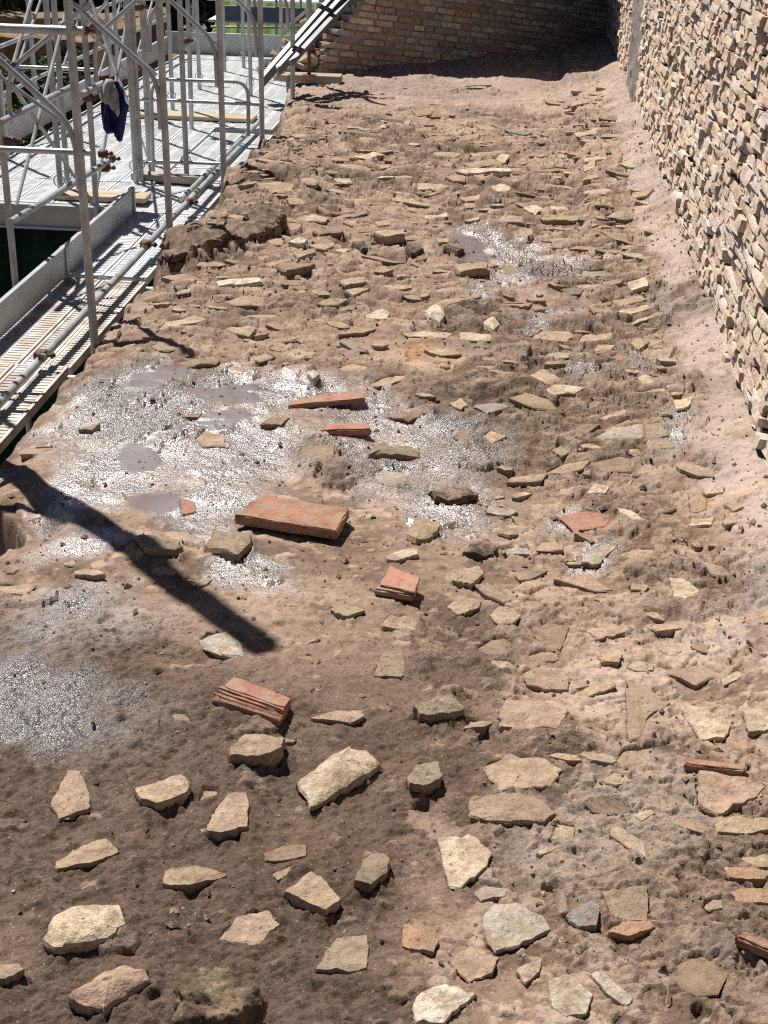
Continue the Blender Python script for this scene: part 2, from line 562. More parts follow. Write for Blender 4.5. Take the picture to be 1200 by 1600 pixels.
# ------------------------------------------------------------------ surveyed stones: outline of the top face, height above the mortar in cm, colour, what
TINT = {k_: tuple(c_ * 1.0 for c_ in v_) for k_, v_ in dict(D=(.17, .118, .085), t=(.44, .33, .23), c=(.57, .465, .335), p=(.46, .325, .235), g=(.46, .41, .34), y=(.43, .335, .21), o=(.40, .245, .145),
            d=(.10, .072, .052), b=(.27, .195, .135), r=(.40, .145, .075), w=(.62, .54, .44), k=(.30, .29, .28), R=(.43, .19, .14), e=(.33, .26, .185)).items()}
EMB = """
107,1199 126,1208 137,1227 142,1264 92,1280 77,1254|2.0|t
358,1238 384,1235 390,1248 387,1292 353,1301 322,1297 330,1270|3.2|t
87,1343 133,1317 163,1309 190,1328 160,1345 87,1358|1.2|y
257,1360 310,1350 360,1367 290,1383 255,1384|2.2|t
-15,1508 32,1505 37,1515 10,1528 -15,1530|3.5|p
340,1470 370,1430 420,1420 440,1440 400,1480|.8|p
492,1518 515,1477 527,1463 572,1458 577,1477 575,1510 547,1517|2.4|e
627,1478 630,1440 667,1447 687,1467 677,1488 647,1483|1.8|o
682,1310 710,1305 720,1308 733,1300 747,1310 770,1333 763,1353 720,1387 700,1380 690,1343|1.8|c
733,1243 800,1240 840,1245 870,1270 850,1283 760,1280 733,1270|2.4|p
642,1573 657,1550 693,1533 743,1552 720,1573 690,1600 650,1595|2.0|w
700,1500 733,1477 780,1495 772,1520 733,1533|1.2|p
752,1428 770,1412 810,1410 850,1430 862,1455 820,1475 775,1487 760,1470|1.6|g
425,1367 443,1357 460,1350 448,1368 432,1377|1|t
410,1335 440,1320 478,1318 480,1335 450,1345 415,1345|1.6|b
1088,1205 1130,1203 1200,1225 1175,1250 1125,1273 1090,1255|2|p
1115,1288 1140,1275 1210,1277 1205,1295 1163,1303 1123,1300|2.2|y
1155,1340 1210,1333 1215,1352 1180,1356|1.6|y
1130,1353 1177,1352 1205,1365 1195,1375 1140,1373|1.4|o
1138,1393 1173,1385 1210,1388 1205,1412 1153,1411|1.5|o
882,1427 927,1403 938,1417 933,1447 903,1447|2.2|k
940,1393 1013,1380 1014,1437 980,1440 955,1430|1.1|e
947,1455 977,1437 1013,1437 1025,1447 985,1463|1.1|o
857,1530 887,1523 927,1553 917,1583 887,1587 860,1572|1.4|w
920,1520 940,1517 990,1560 980,1572 945,1548|1.5|w
805,1512 847,1497 843,1520 820,1535|1.5|c
780,1110 790,1092 843,1090 890,1115 870,1140 780,1138|1.7|p
812,1050 850,1035 890,1057 890,1077 860,1080 825,1070|1.2|t
828,980 855,972 890,980 877,1017 850,1013|.9|b
913,980 960,975 977,990 933,998|1.1|p
933,1022 973,1022 967,1035 940,1033|1.1|t
1045,903 1067,903 1095,925 1070,937 1053,933|1.4|c
965,867 987,857 1023,858 1020,872 993,878|1.4|t
907,878 943,848 967,850 933,882|1.1|g
1060,1098 1087,1098 1145,1137 1130,1155 1095,1155|1.8|c
1160,1107 1210,1103 1212,1142 1170,1142|1.8|c
978,1057 1013,1067 1047,1100 1013,1120 1000,1153 980,1158|1.4|e
752,1195 800,1175 850,1183 880,1205 860,1230 780,1235|.9|t
1163,958 1205,950 1210,975 1165,972|1.4|p
515,953 533,943 567,947 570,953 540,965|1.8|y
593,982 607,962 653,962 650,983|1.4|t
697,947 717,933 753,937 750,947 717,960|1.4|t
600,872 627,858 652,855 653,867 617,875|2.6|c
582,1060 597,1020 627,1013 633,1033 633,1057|1.3|e
483,1123 527,1110 567,1108 570,1120 550,1128|.9|t
463,717 475,697 523,695 525,717|2.8|e
582,747 597,733 640,737 632,752 607,762|1.4|g
605,650 620,643 655,640 660,650 640,657|2.6|b
405,663 420,653 455,651 440,663|2.2|b
570,492 597,480 610,487 605,498 575,498|2.4|w
577,600 617,587 637,585 627,595 590,605|1.5|t
527,577 550,568 577,573 565,583 540,583|1.2|y
700,630 720,622 733,633 720,640|1.6|t
737,632 770,628 800,635 765,645|1.6|k
752,683 767,673 793,680 770,692|2|p
708,682 723,667 735,680 720,690|2.4|b
630,520 660,517 710,520 700,527 640,525|1.2|c
718,518 768,522 768,533 718,530|1.8|c
527,522 550,512 590,512 567,520|1.6|t
275,567 300,560 345,558 340,567 300,572|2.4|b
350,577 365,570 390,577 372,582|2.2|p
303,685 320,673 350,680 353,697 317,697|.9|t
282,777 303,783 307,800 283,806|.5|R
277,651 300,647 317,645 310,652|1.8|b
120,670 143,663 157,660 145,672|2.2|e
460,344 487,334 513,339 505,347|2.2|c
535,347 548,342 557,347 550,352|2.6|t
583,345 609,343 611,352 592,353|1.8|t
481,382 502,380 522,378 522,384 507,390|3|t
522,391 540,387 551,388 537,395|1.2|c
503,425 525,420 529,426 513,429|2.8|d
496,455 513,454 516,460 497,461|2.2|t
458,448 475,445 481,451 466,453|2.2|b
595,445 644,445 647,451 612,452|2|t
647,398 665,397 668,404 650,406|3.4|d
644,172 659,171 676,172 674,180 650,180|3.6|b
592,196 601,194 604,199 595,200|2|w
551,245 583,238 601,240 577,248|3|c
525,257 554,256 583,261 577,266 540,264|3|t
591,258 609,256 611,261 595,264|3.4|t
446,312 478,311 478,317 455,318|3|t
397,372 437,363 448,371 440,381 414,378|2.4|t
725,255 767,250 790,255 740,260|2.4|y
732,240 783,235 787,239 740,243|3|t
772,250 783,240 797,243 790,252|3|c
695,277 728,273 728,282 710,282|4|t
797,235 810,227 823,232 807,237|4|b
685,228 703,222 727,227 717,230|3.4|d
725,293 757,292 757,297 730,298|4|b
717,310 750,303 750,310 730,315|4|t
768,290 783,285 798,292 797,298 770,298|2.4|c
773,310 783,298 788,303 780,313|4|d
660,337 700,332 700,338 667,342|2|w
725,343 750,338 750,343 732,346|2|t
817,323 837,320 850,325 837,335|2|c
857,320 883,322 890,328 863,330|2|c
843,340 880,338 912,338 905,343 850,344|3|t
682,373 702,372 702,377 685,378|3|t
780,417 800,413 813,423 797,430|2|b
810,358 833,357 833,367 812,367|3|t
912,257 930,253 930,263 913,265|3|c
910,277 935,272 935,278 911,280|4|t
913,247 950,242 947,250 913,252|3|c
897,243 907,237 923,237 910,245|4|b
912,297 943,292 957,297 943,303 915,303|4.4|c
897,207 933,200 933,210 903,212|3|c
890,158 917,155 920,162 893,163|4|t
910,130 927,127 933,133 917,135|4|t
987,300 1023,297 1010,307 990,307|4|t
953,467 1000,463 1013,470 973,477|2.4|y
963,483 1013,478 1017,485 973,490|2.4|c
987,500 1033,490 1035,494 990,503|2|c
903,537 910,525 958,518 953,532|1.6|p
928,548 933,538 965,538 950,550|1.8|p
952,558 967,552 983,557 967,565|1.2|r
985,532 1000,525 1017,533 997,550|2|y
827,587 850,575 880,593 850,600|1.4|p
852,608 867,602 915,605 900,613 863,615|1.8|c
993,588 1010,583 1027,600 1007,603|1.8|c
987,613 1033,607 1043,613 1000,616|1.4|t
1052,623 1083,620 1077,637 1057,640|1.8|c
927,683 960,667 1007,665 1007,687 940,688|1.8|g
1008,663 1033,663 1047,680 1010,687|1.5|e
1008,688 1043,687 1060,700 1010,702|1.5|e
915,723 967,713 987,717 987,737 943,738|1.4|b
915,770 927,755 953,760 947,772|1.8|c
1073,820 1083,808 1117,810 1113,822|2.6|c
1077,783 1093,772 1105,783 1103,798 1080,800|1.8|o
1128,813 1147,800 1153,818 1135,820|1.6|t
900,667 917,662 940,663 917,677|1.6|b
862,702 877,697 890,707 877,713|1.6|y
943,670 983,657 987,660 947,673|1.4|t
937,650 980,640 977,650 945,655|1.4|p
1097,765 1133,762 1130,770 1105,771|1.4|c
1130,783 1150,790 1163,793 1147,799|1.2|p
872,805 915,797 957,808 948,825 900,830|1.2|R
"""
# rocks that lie proud enough to be lifted off: outline, height, colour, label, name
LOOSE = [
 ('207,1232 285,1205 298,1223 294,1235 245,1256 221,1248', 6.0, 't', 'flat topped tan stone with deep black shadow, right of the pointed triangular stone', 'stone'),
 ('63,1460 83,1427 110,1415 187,1410 197,1440 167,1466 80,1478', 4.0, 'c', 'smooth rounded cream stone shaped like a loaf, near the bottom left', 'stone'),
 ('100,1558 160,1517 200,1504 233,1514 238,1527 200,1553 160,1575', 4.2, 'p', 'pinkish pointed slab below the loaf shaped cream stone at bottom left', 'stone'),
 ('462,1218 525,1175 548,1166 575,1175 596,1190 545,1225 487,1256', 4.2, 'c', 'large bright cream stone with curved back, left of the small shaded cube stone', 'stone'),
 ('357,1165 385,1145 447,1150 442,1165 420,1180 358,1180', 7.0, 't', 'blocky tan stone with tall dark front just below the ribbed terracotta piece', 'stone'),
 ('635,1215 650,1195 685,1190 692,1215 660,1228 640,1225', 4.5, 'e', 'small cube like stone with black underside right of the bright cream stone', 'stone'),
 ('442,1393 485,1360 503,1370 535,1403 508,1423', 5.0, 't', 'diamond shaped brown tan block standing proud in the lower centre mud', 'stone'),
 ('552,1378 567,1343 587,1327 611,1340 603,1363 580,1382', 5.2, 'e', 'rough oblong stone tilted upright, right of the diamond shaped tan block', 'stone'),
 ('705,905 717,890 747,883 757,895 737,912', 3.4, 't', 'angular tan stone right of the glazed red tile fragment', 'stone'),
 ('722,860 733,847 760,838 780,853 770,867 733,865', 4.0, 'd', 'dark brown rounded lump of rock above the angular tan stone', 'rock'),
 ('632,835 645,815 672,808 685,820 680,838 650,845', 4.2, 'y', 'knobbly yellowish wet rock at the lower edge of the glistening patch', 'rock'),
 ('645,1103 683,1093 710,1083 727,1107 700,1115 655,1113', 5.0, 'e', 'rough brown rock with black hollow beneath, right of the ribbed terracotta piece', 'rock'),
 ('575,707 583,695 647,695 662,707 640,713 577,710', 6.5, 'e', 'grey brown slab with a tall black front face inside the glistening patch', 'rock'),
 ('670,768 700,757 733,755 748,770 717,783 680,780', 4.0, 'd', 'almost black wet rock at the right of the glistening patch', 'rock'),
 ('662,485 687,473 697,490 690,500 670,495', 6.0, 'w', 'pale whitish upright rock on the middle of the wall top', 'rock'),
 ('753,503 770,493 783,505 770,515', 4.6, 'c', 'small cream rock just right of the pale upright rock', 'rock'),
 ('478,582 490,577 500,583 490,592', 3.0, 'w', 'tiny white pebble above the two narrow red tile strips', 'pebble'),
 ('210,837 220,833 285,843 290,850 262,858 225,855', 5.5, 'e', 'brown slab with thick dark front at lower left of the glistening patch', 'rock'),
 ('320,850 335,827 395,830 393,847 370,870', 4.5, 'e', 'wet tilted brown slab below the left end of the big terracotta tile', 'rock'),
 ('338,437 408,433 411,440 340,446', 3.5, 'w', 'long narrow pale stone bar lying near the left rim', 'stone'),
 ('488,359 510,357 536,355 537,362 500,365', 6.0, 'b', 'dark fronted flat stone left of the wider dark fronted stone, upper middle', 'stone'),
 ('577,360 592,358 630,362 634,367 600,368', 7.0, 't', 'wide flat stone with black front, upper middle of the wall top', 'stone'),
 ('449,378 467,371 481,374 472,381', 4.5, 'w', 'small pale wedge stone near the rim block', 'stone'),
 ('548,378 569,377 576,385 565,390', 5.0, 'd', 'small blackish rock below the two dark fronted flat stones', 'rock'),
 ('456,394 487,390 493,394 467,401', 5.0, 't', 'small flat stone with dark front just above the long dark slab', 'stone'),
 ('431,416 461,414 493,409 494,414 449,423', 6.0, 'b', 'long narrow slab with black front right of the pale stone bar', 'stone'),
 ('528,438 548,433 570,433 572,441 540,443', 5.0, 't', 'upper one of the two small tan stones stacked up the slope', 'stone'),
 ('537,452 560,449 579,451 554,461', 4.5, 't', 'lower one of the two small tan stones, triangular', 'stone'),
 ('633,382 650,379 665,387 642,393', 6.0, 'd', 'dark rock with pale crest left of the whitish puddle patch', 'rock'),
 ('713,268 747,263 800,260 803,267 730,271', 5.0, 'w', 'longest pale slab, thin and straight, in the upper part of the wall top', 'stone'),
 ('708,413 763,410 763,420 717,423', 7.0, 't', 'tan block with black front right below the whitish puddle patch', 'stone'),
 ('692,383 713,375 727,387 717,392', 7.0, 'd', 'black rock at the left edge of the whitish puddle patch', 'rock'),
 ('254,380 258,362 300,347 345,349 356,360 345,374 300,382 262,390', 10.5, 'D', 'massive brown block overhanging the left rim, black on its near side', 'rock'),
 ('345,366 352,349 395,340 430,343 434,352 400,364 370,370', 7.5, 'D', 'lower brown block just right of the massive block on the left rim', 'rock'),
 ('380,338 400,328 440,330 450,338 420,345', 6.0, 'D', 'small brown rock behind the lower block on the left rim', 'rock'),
 ('980,440 1010,433 1015,448 987,453', 4.5, 'c', 'white capped stone beside the mortar strip of the right wall', 'stone'),
]


def parse(s):
    return [tuple(float(v) for v in p.split(',')) for p in s.split()]


def stone_mesh(name, *a, **k):
    V, Fs, c, org, outl, size = stone_geo(*a, **k)
    me = mesh_np(name, V, Fs, True, 34)
    add_col(me, 'tint', c)
    return me, org, outl, size


def stone_geo(top, base_z, tint, seed, n=22, rings=(.38, .72, .92), dome=.12, rug=1.0, bev=.10, deep=.05):
    """top: (k,3) outline of the upper face in world space. Returns mesh (relative to origin), origin, outline"""
    rs = np.random.default_rng(seed)
    P = np.asarray(top, float)
    if np.sum(P[:, 0] * np.roll(P[:, 1], -1) - np.roll(P[:, 0], -1) * P[:, 1]) < 0:
        P = P[::-1]
    k = len(P)
    # cut corners a little, then resample evenly
    Q = []
    per = np.linalg.norm(np.roll(P, -1, 0) - P, axis=1).sum()
    for i in range(k):
        a, b, c = P[i - 1], P[i], P[(i + 1) % k]
        f1 = rs.uniform(.02, .09)
        Q += [b + (a - b) * f1, b + (c - b) * f1]
        m_ = max(0, int(round(n * np.linalg.norm(c - b) / per)) - 2)
        for q_ in range(m_):
            Q.append(b + (c - b) * (f1 + (1 - 2 * f1) * (q_ + 1 + rs.uniform(-.25, .25)) / (m_ + 1)))
    R = np.array(Q)
    n = len(R)
    cen = R.mean(0)
    size = math.sqrt(abs(np.sum(R[:, 0] * np.roll(R[:, 1], -1) - np.roll(R[:, 0], -1) * R[:, 1])) / 2) + 1e-4
    rad = R[:, :2] - cen[:2]
    wob = 1 + .022 * rug * rs.standard_normal(n) - .05 * rug * (rs.random(n) < .12)
    rad = rad * wob[:, None]
    # plane of the top face
    A_ = np.c_[R[:, 0] - cen[0], R[:, 1] - cen[1], np.ones(n)]
    cf = np.linalg.lstsq(A_, R[:, 2], rcond=None)[0]
    V = []
    hgt = max(cen[2] - base_z, .004)
    amp = .045 * rug * min(size, .25)
    V.append([0, 0, cf[2] + dome * min(hgt, .05) * .6 + amp * rs.standard_normal() * .5])
    lv = list(rings) + [1.0]
    for q in lv:
        x, y = rad[:, 0] * q, rad[:, 1] * q
        z = cf[2] + cf[0] * x + cf[1] * y + dome * min(hgt, .05) * (.6 - q * q * .8)
        z = z + amp * (nz(x + cen[0] + seed, y + cen[1], .35 * size, 2) * .8 + nz(x + cen[0] + seed, y + cen[1], .15 * size, 3) * .5)
        if q == 1.0:
            z = z - bev * min(hgt + .012, .06)
        V += list(np.c_[x, y, z])
    side = ((.985, .4), (.94, .999), (.94, 1.0)) if hgt < .08 else ((1.02, .15), (.98, .35), (1.0, .6), (.94, .82), (.93, .999), (.94, 1.0))
    for q, dz in side:
        f = q + .022 * rug * rs.standard_normal(n)
        z = (cf[2] + cf[0] * rad[:, 0] + cf[1] * rad[:, 1]) * (1 - dz) + (base_z - (deep if dz == 1.0 else 0)) * dz
        z = z - bev * .02 + amp * .6 * rs.standard_normal(n) * (dz < 1)
        V += list(np.c_[rad[:, 0] * f, rad[:, 1] * f, z])
    nr = len(lv) + len(side)
    Fs = [(0, 1 + i, 1 + (i + 1) % n) for i in range(n)]
    for r_ in range(nr - 1):
        for i in range(n):
            a, b = 1 + r_ * n + i, 1 + r_ * n + (i + 1) % n
            Fs.append((a, a + n, b + n, b))
    V = np.array(V)
    V[:, 2] -= base_z
    c = np.array(tint)[None, :] * (1 + .05 * rs.standard_normal((len(V), 1)))
    return V, Fs, c, (cen[0], cen[1], base_z), np.c_[rad + cen[:2]], size


SOCKETS = []          # (outline xy, top z, base z, skirt)
GROUND = None
stone_jobs = []       # deferred: (name, mesh, origin, label, mat, area_px)
seed = 100
TOPS = []
for ln in EMB.strip().splitlines():
    pts, hh, c = ln.split('|')
    TOPS.append((parse(pts), float(hh) / 100, c, None, 'stone'))
for pts, hh, c, lab, nm in LOOSE:
    TOPS.append((parse(pts), hh / 100 * (1.0 if c == 'D' else .8), c, lab, nm))
for pts, hh, c, lab, nm in TOPS:
    seed += 1
    px = np.array(pts)
    mid = px.mean(0)
    if lab is None: hh *= .48 if mid[1] < 760 else .85
    p0 = unproj(mid[0], mid[1], hh)
    zt = p0[2]
    top = np.array([at_z(a, b, zt) for a, b in px])
    # the face follows the slope of the bed, never more than a little
    e = .05
    gx = float(hs(p0[0] + e, p0[1]) - hs(p0[0] - e, p0[1])) / (2 * e)
    gy = float(hs(p0[0], p0[1] + e) - hs(p0[0], p0[1] - e)) / (2 * e)
    gx, gy = max(-.12, min(.12, gx)), max(-.12, min(.12, gy))
    top[:, 2] = zt + gx * (top[:, 0] - p0[0]) + gy * (top[:, 1] - p0[1])
    tint = np.array(TINT[c]) * (1 + .08 * RNG.standard_normal())
    if lab is None: tint = tint * .85 + np.array((.31, .22, .155)) * .2
    rough_rock = nm == 'rock'
    big = mid[1] > 850
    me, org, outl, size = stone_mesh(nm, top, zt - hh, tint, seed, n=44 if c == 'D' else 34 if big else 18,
                                     rings=(.2, .4, .58, .74, .87, .965) if big or c == 'D' else (.5, .93),
                                     dome=1.0 if lab and ('loaf' in lab or 'curved' in lab) else (.5 if rough_rock else .12),
                                     rug=(3.6 if c == 'D' else 2.0) if rough_rock else 1.15, bev=.35 if rough_rock else .2)
    stone_jobs.append((nm, me, org, lab, size))
    SOCKETS.append((outl, zt, zt - hh, (.5 if lab else .6) * hh, lab is None))

for pts_, l_ in ((((450, 633), (458, 624), (568, 610), (571, 622)), .024), (((500, 672), (513, 661), (570, 659), (581, 670)), .03), (((366, 804), (409, 772), (546, 794), (526, 829)), .03), (((594, 913), (609, 884), (656, 902), (648, 925)), .035), (((1070, 1193), (1074, 1184), (1168, 1194), (1164, 1204)), .034), (((331, 1083), (366, 1057), (454, 1091), (437, 1117)), .03)):
    m_ = np.array(pts_).mean(0)
    p0 = unproj(m_[0], m_[1], l_)
    SOCKETS.append((np.array([at_z(a, b, p0[2])[:2] for a, b in pts_]), p0[2] - .006, p0[2] - l_, 0.0, False))

# ---- random smaller stones bedded between the surveyed ones
cen_all = np.array([[j[2][0], j[2][1], j[4]] for j in stone_jobs])
KEEP = []                                            # loose tiles go here
for kx, ky, kr in ((455, 800, .33), (393, 1085, .2), (622, 905, .16), (510, 622, .26), (540, 667, .22), (1118, 1194, .12), (1182, 1472, .12), (575, 130, .3), (342, 1560, .15)):
    kp = unproj(kx, ky, 0)
    KEEP.append((kp[0], kp[1], kr))
small = []


def try_stone(x, y, s, asp, ang, hgt, tint, n, g):
    global ncen
    d = np.hypot(cenb[:ncen, 0] - x, cenb[:ncen, 1] - y)
    if np.any(d < (cenb[:ncen, 2] * .6 + s * .6)): return
    for kx, ky, kr in KEEP:
        if math.hypot(x - kx, y - ky) < kr + s * .6: return
    cenb[ncen] = (x, y, s)
    ncen += 1
    k = random.randint(4, 7)
    a0 = random.random() * 6.28
    pts = []
    tx, ty = random.gauss(0, .10), random.gauss(-.03, .07)
    for i in range(k):
        a = a0 + (i + random.uniform(-.25, .25)) * 2 * PI / k
        r = s * .62 * random.uniform(.75, 1.2)
        u, v = r * math.cos(a) * asp, r * math.sin(a) / asp
        X_, Y_ = u * math.cos(ang) - v * math.sin(ang), u * math.sin(ang) + v * math.cos(ang)
        pts.append((x + X_, y + Y_, g + hgt + tx * X_ + ty * Y_))
    small.append((pts, g, hgt, tint, s, n, y))


cenb = np.zeros((20000, 3))
ncen = len(cen_all)
cenb[:ncen] = cen_all


def wet_zone(px, py):
    """how far into the dripping wet patch a survey point lies, 0..1"""
    w = np.zeros_like(px)
    for cx, cy, rx, ry, ang, st in WETS:
        c_, s_ = math.cos(math.radians(ang)), math.sin(math.radians(ang))
        u, v = (px - cx) * c_ + (py - cy) * s_, -(px - cx) * s_ + (py - cy) * c_
        w = np.maximum(w, st * np.clip(1.6 - 1.6 * np.sqrt((u / rx) ** 2 + (v / ry) ** 2), 0, 1))
    return w


WETS = [(215, 640, 190, 90, -8, 1), (170, 735, 160, 75, -25, 1), (330, 700, 190, 105, 10, 1), (330, 790, 130, 60, 0, 1), (420, 610, 160, 48, 5, .9), (610, 640, 120, 40, 8, .8),
        (590, 725, 90, 60, 0, .75), (700, 790, 120, 62, 10, .85), (690, 680, 120, 60, 15, .75), (400, 905, 85, 50, 20, .85), (110, 850, 110, 30, -15, .9), (40, 1095, 175, 100, 10, 1.2), (640, 690, 200, 80, 8, .8),
        (110, 945, 120, 40, -20, .55), (190, 1085, 90, 40, 0, .45), (750, 375, 75, 24, 10, .9), (800, 400, 110, 30, 5, .75), (880, 425, 75, 26, -10, .7), (800, 440, 80, 26, -5, .6),
        (855, 500, 60, 16, -20, .6), (770, 460, 60, 14, 0, .5), (990, 560, 50, 26, 10, .5), (900, 815, 60, 26, 0, .6), (930, 865, 60, 24, -30, .8), (1050, 685, 40, 40, 30, .6), (900, 590, 60, 20, 0, .45)]

pal = ['t', 't', 'c', 'p', 'e', 'y', 'b', 'c', 'g', 'p']
NT = 6500
ty_ = 2.3 + 14.0 * RNG.random(NT) ** .8
tx_ = RNG.uniform(-2.0, 1.12, NT)
tpx, tpy, _z = survey(tx_, ty_, 0)
twet = wet_zone(tpx, tpy)
tpr = .22 + .5 * sst(.1, .7, tx_ + .4 * nz(tx_, ty_, 1.1, 31)) + .75 * sst(5.5, 8, ty_) * sst(14.5, 13.5, ty_)
tpr = np.where((ty_ < 4.2) & (tx_ < .1), .05, tpr)
tpr = np.where(ty_ > 14.2, tpr * .12, tpr)
tpr = np.where((tx_ > .5) & (ty_ > 8.8) & (ty_ < 15), 1.3, tpr) * (1 - .75 * twet) * (twet < .35)
tpr = np.where((ty_ > 6) & (tx_ < .5), tpr * .5, tpr)
pave = (tx_ > .02 + .12 * nz(tx_, ty_, .4, 33)) & (ty_ < 5.4)
tpr = np.where(pave, 2.0, tpr)
tok = (RNG.random(NT) < tpr) & ((tx_ < .86) | (ty_ > 9)) & (tx_ < .9) & (edge_x(ty_) < tx_ - .12)
tg = hs(tx_, ty_)
for x, y, g in zip(tx_[tok], ty_[tok], tg[tok]):
    s = random.choice([.03, .04, .05, .06, .08, .10, .14]) * (1.0 if y < 6 else 1.4 if y < 10 else 1.7)
    hgt = random.choice([-.006, -.004, -.002, 0, .002, .004, .006, .011]) * (.8 if y < 6 else 1.0)
    tint = np.array(TINT[random.choice(pal)]) * random.uniform(.72, 1.08)
    if x > .02 and y < 5.4:
        s = random.choice([.04, .06, .08, .10, .13])
        hgt = random.choice([-.002, 0, .003, .006, .010])
    if random.random() < (.55 if y > 5.4 else .25): tint = tint * .4 + np.array((.38, .28, .205)) * .6
    try_stone(x, y, s, random.uniform(1.0, 1.7), random.gauss(0, .6), hgt, tint, 11, g)
# coursed stones of the footing along the right wall, far half
for row in range(70):
    y = 9.0 + row * .115
    x = .58 + random.uniform(-.03, .05)
    while x < .92:
        s = random.uniform(.08, .17)
        if random.random() < (.72 if y < 15 else .25):
            try_stone(x + s * .5, y + random.uniform(-.03, .03), s * .85, 1.45, random.gauss(0, .12), random.uniform(.0, .022), np.array(TINT[random.choice(['t', 'c', 'c', 'y', 'p'])]) * random.uniform(.8, 1.1), 11, float(hs(x + s * .5, y)))
        x += s * 1.35
NSMALL = len(small)
rank = sorted(range(NSMALL), key=lambda i: -small[i][4] / max(small[i][6], 1) * (1 + 6 * small[i][2]))
n_emb = sum(1 for j in stone_jobs if j[3] is None)
own = set(rank[:max(0, 296 - n_emb)])
frag_V, frag_F, frag_C, nv = [], [], [], 0
for i, (pts, g, hgt, tint, s, n, y) in enumerate(small):
    seed += 1
    V, Fs, c, org, outl, size = stone_geo(np.array(pts), g, tint, seed, n=n, rings=(.7,) if i not in own else (.5, .93), rug=1.4, dome=.2, bev=.2, deep=.03)
    if i in own:
        me = mesh_np('stone', V, Fs, True, 34)
        add_col(me, 'tint', c)
        SOCKETS.append((outl, g + hgt, g, .4 * hgt, True))
        stone_jobs.append(('stone', me, org, None, size))
    else:
        frag_V.append(V + np.array(org))
        frag_F += [tuple(v + nv for v in p) for p in Fs]
        frag_C.append(c)
        nv += len(V)

# ------------------------------------------------------------------ the mesh of the wall top
rows = [.6]
while rows[-1] < 20.6:
    y = rows[-1]
    st = .03 if y < 1.9 else (.0042 * (max(y, 2.4) / 2.4) ** 1.15)
    rows.append(y + min(st, .03))
ys = np.array(rows)
uu = np.linspace(0, 1, 720)
XL = -2.62
cols = XL + (1.28 - XL) * (uu + .045 * np.sin(2 * PI * uu) * -1)      # denser in the middle
X, Y = np.meshgrid(cols, ys)
ny_, nx_ = X.shape
Z = hs(X, Y)
# relief finer than a third of a metre
PXm, PYm, _ = survey(X, Y, 0.0)
wet = wet_zone(PXm + 26 * fb(X, Y, .22, 41, 3), PYm + 20 * fb(X, Y, .2, 44, 3))
wet = np.clip(wet + .5 * fb(X, Y, .12, 47, 4) * (wet > 0), 0, 1)
mud = sst(.2, -.2, X + .35 * nz(X, Y, .6, 51)) * sst(4.4, 3.6, Y)                 # smoother mud in the near left
slab = np.exp(-(((PXm - 870) / 85) ** 2 + ((PYm - 485) / 32) ** 2) ** 2)          # smooth mortar slab
slab = np.maximum(slab, .8 * np.exp(-(((PXm - 700) / 190) ** 2 + ((PYm - 545) / 22) ** 2) ** 2))
far = sst(14.0, 15.5, Y)
fil = sst(.83, .95, X + .09 * nz(X, Y, .3, 55) + .05 * nz(X, Y, .12, 56))
RO = .32 + 1.15 * sst(-.12, .38, fb(X, Y, .75, 57, 4)) + .25 * sst(0, .6, X) * nz(X, Y, .5, 59) + .5 * mud - .75 * slab - .35 * far + .35 * sst(5, 8, Y) * (1 - far)
RO = np.clip(RO, .14, 1.9)
Dt = .007 * np.abs(nz(X, Y, .075, 66)) + .006 * np.abs(nz(X, Y, .038, 67)) * sst(11, 6, Y) + .0045 * np.abs(nz(X, Y, .019, 68)) * sst(7.5, 4.2, Y) + .0085 * nz(X, Y, .19, 61) + .005 * nz(X, Y, .095, 62) + .003 * nz(X, Y, .05, 63) + (.002 * nz(X, Y, .026, 64) + .0014 * nz(X, Y, .013, 65)) * sst(8, 4.5, Y)
# chips and small flat stones flush with the mortar, each a tilted facet
dens = .16 + .5 * sst(-.1, .55, X + .35 * nz(X, Y, .8, 121)) + .28 * sst(5, 7.5, Y + .8 * nz(X, Y, .9, 122))
dens = np.clip(dens * (1 - .7 * wet) * (1 - .85 * slab) * (1 - .6 * far) * (1 - .75 * fil), 0, .8)
dens = np.clip(dens + .25 * sst(.0, .35, X) * sst(4.6, 3.8, Y), 0, .85)
dens = dens * (1 - .8 * mud)
chip_tone = np.zeros_like(X)
chip_hue = np.zeros_like(X)
chipz = np.zeros_like(X)
for wl, s, hmin, hmax, tl, k in ((.15, 131, .007, .020, .09, .62), (.07, 141, .004, .013, .14, .5), (.03, 151, .002, .007, .2, .4)):
    gap, h1, h2, h3, du, dw = worley(X, Y * 1.25, wl, s)
    on = (h1 < dens * k) * sst(.10, .15 if wl > .1 else .17, gap) * (1 if wl > .05 else sst(8, 5, Y))
    zz_ = hmin + (hmax - hmin) * h2 + tl * ((h3 - .5) * du + (h2 - .6) * dw)
    chipz = np.where(on > .02, np.maximum(chipz * (1 - on), zz_ * on), chipz)
    chip_tone = np.maximum(chip_tone * (1 - .6 * on), on * (.45 + .55 * h3))
    chip_hue = np.where(on > .3, h2, chip_hue)
    chipz = chipz - (.009 if wl > .1 else .005 if wl > .05 else .0015) * sst(.07, .0, gap) * sst(.2, .4, dens) * .5
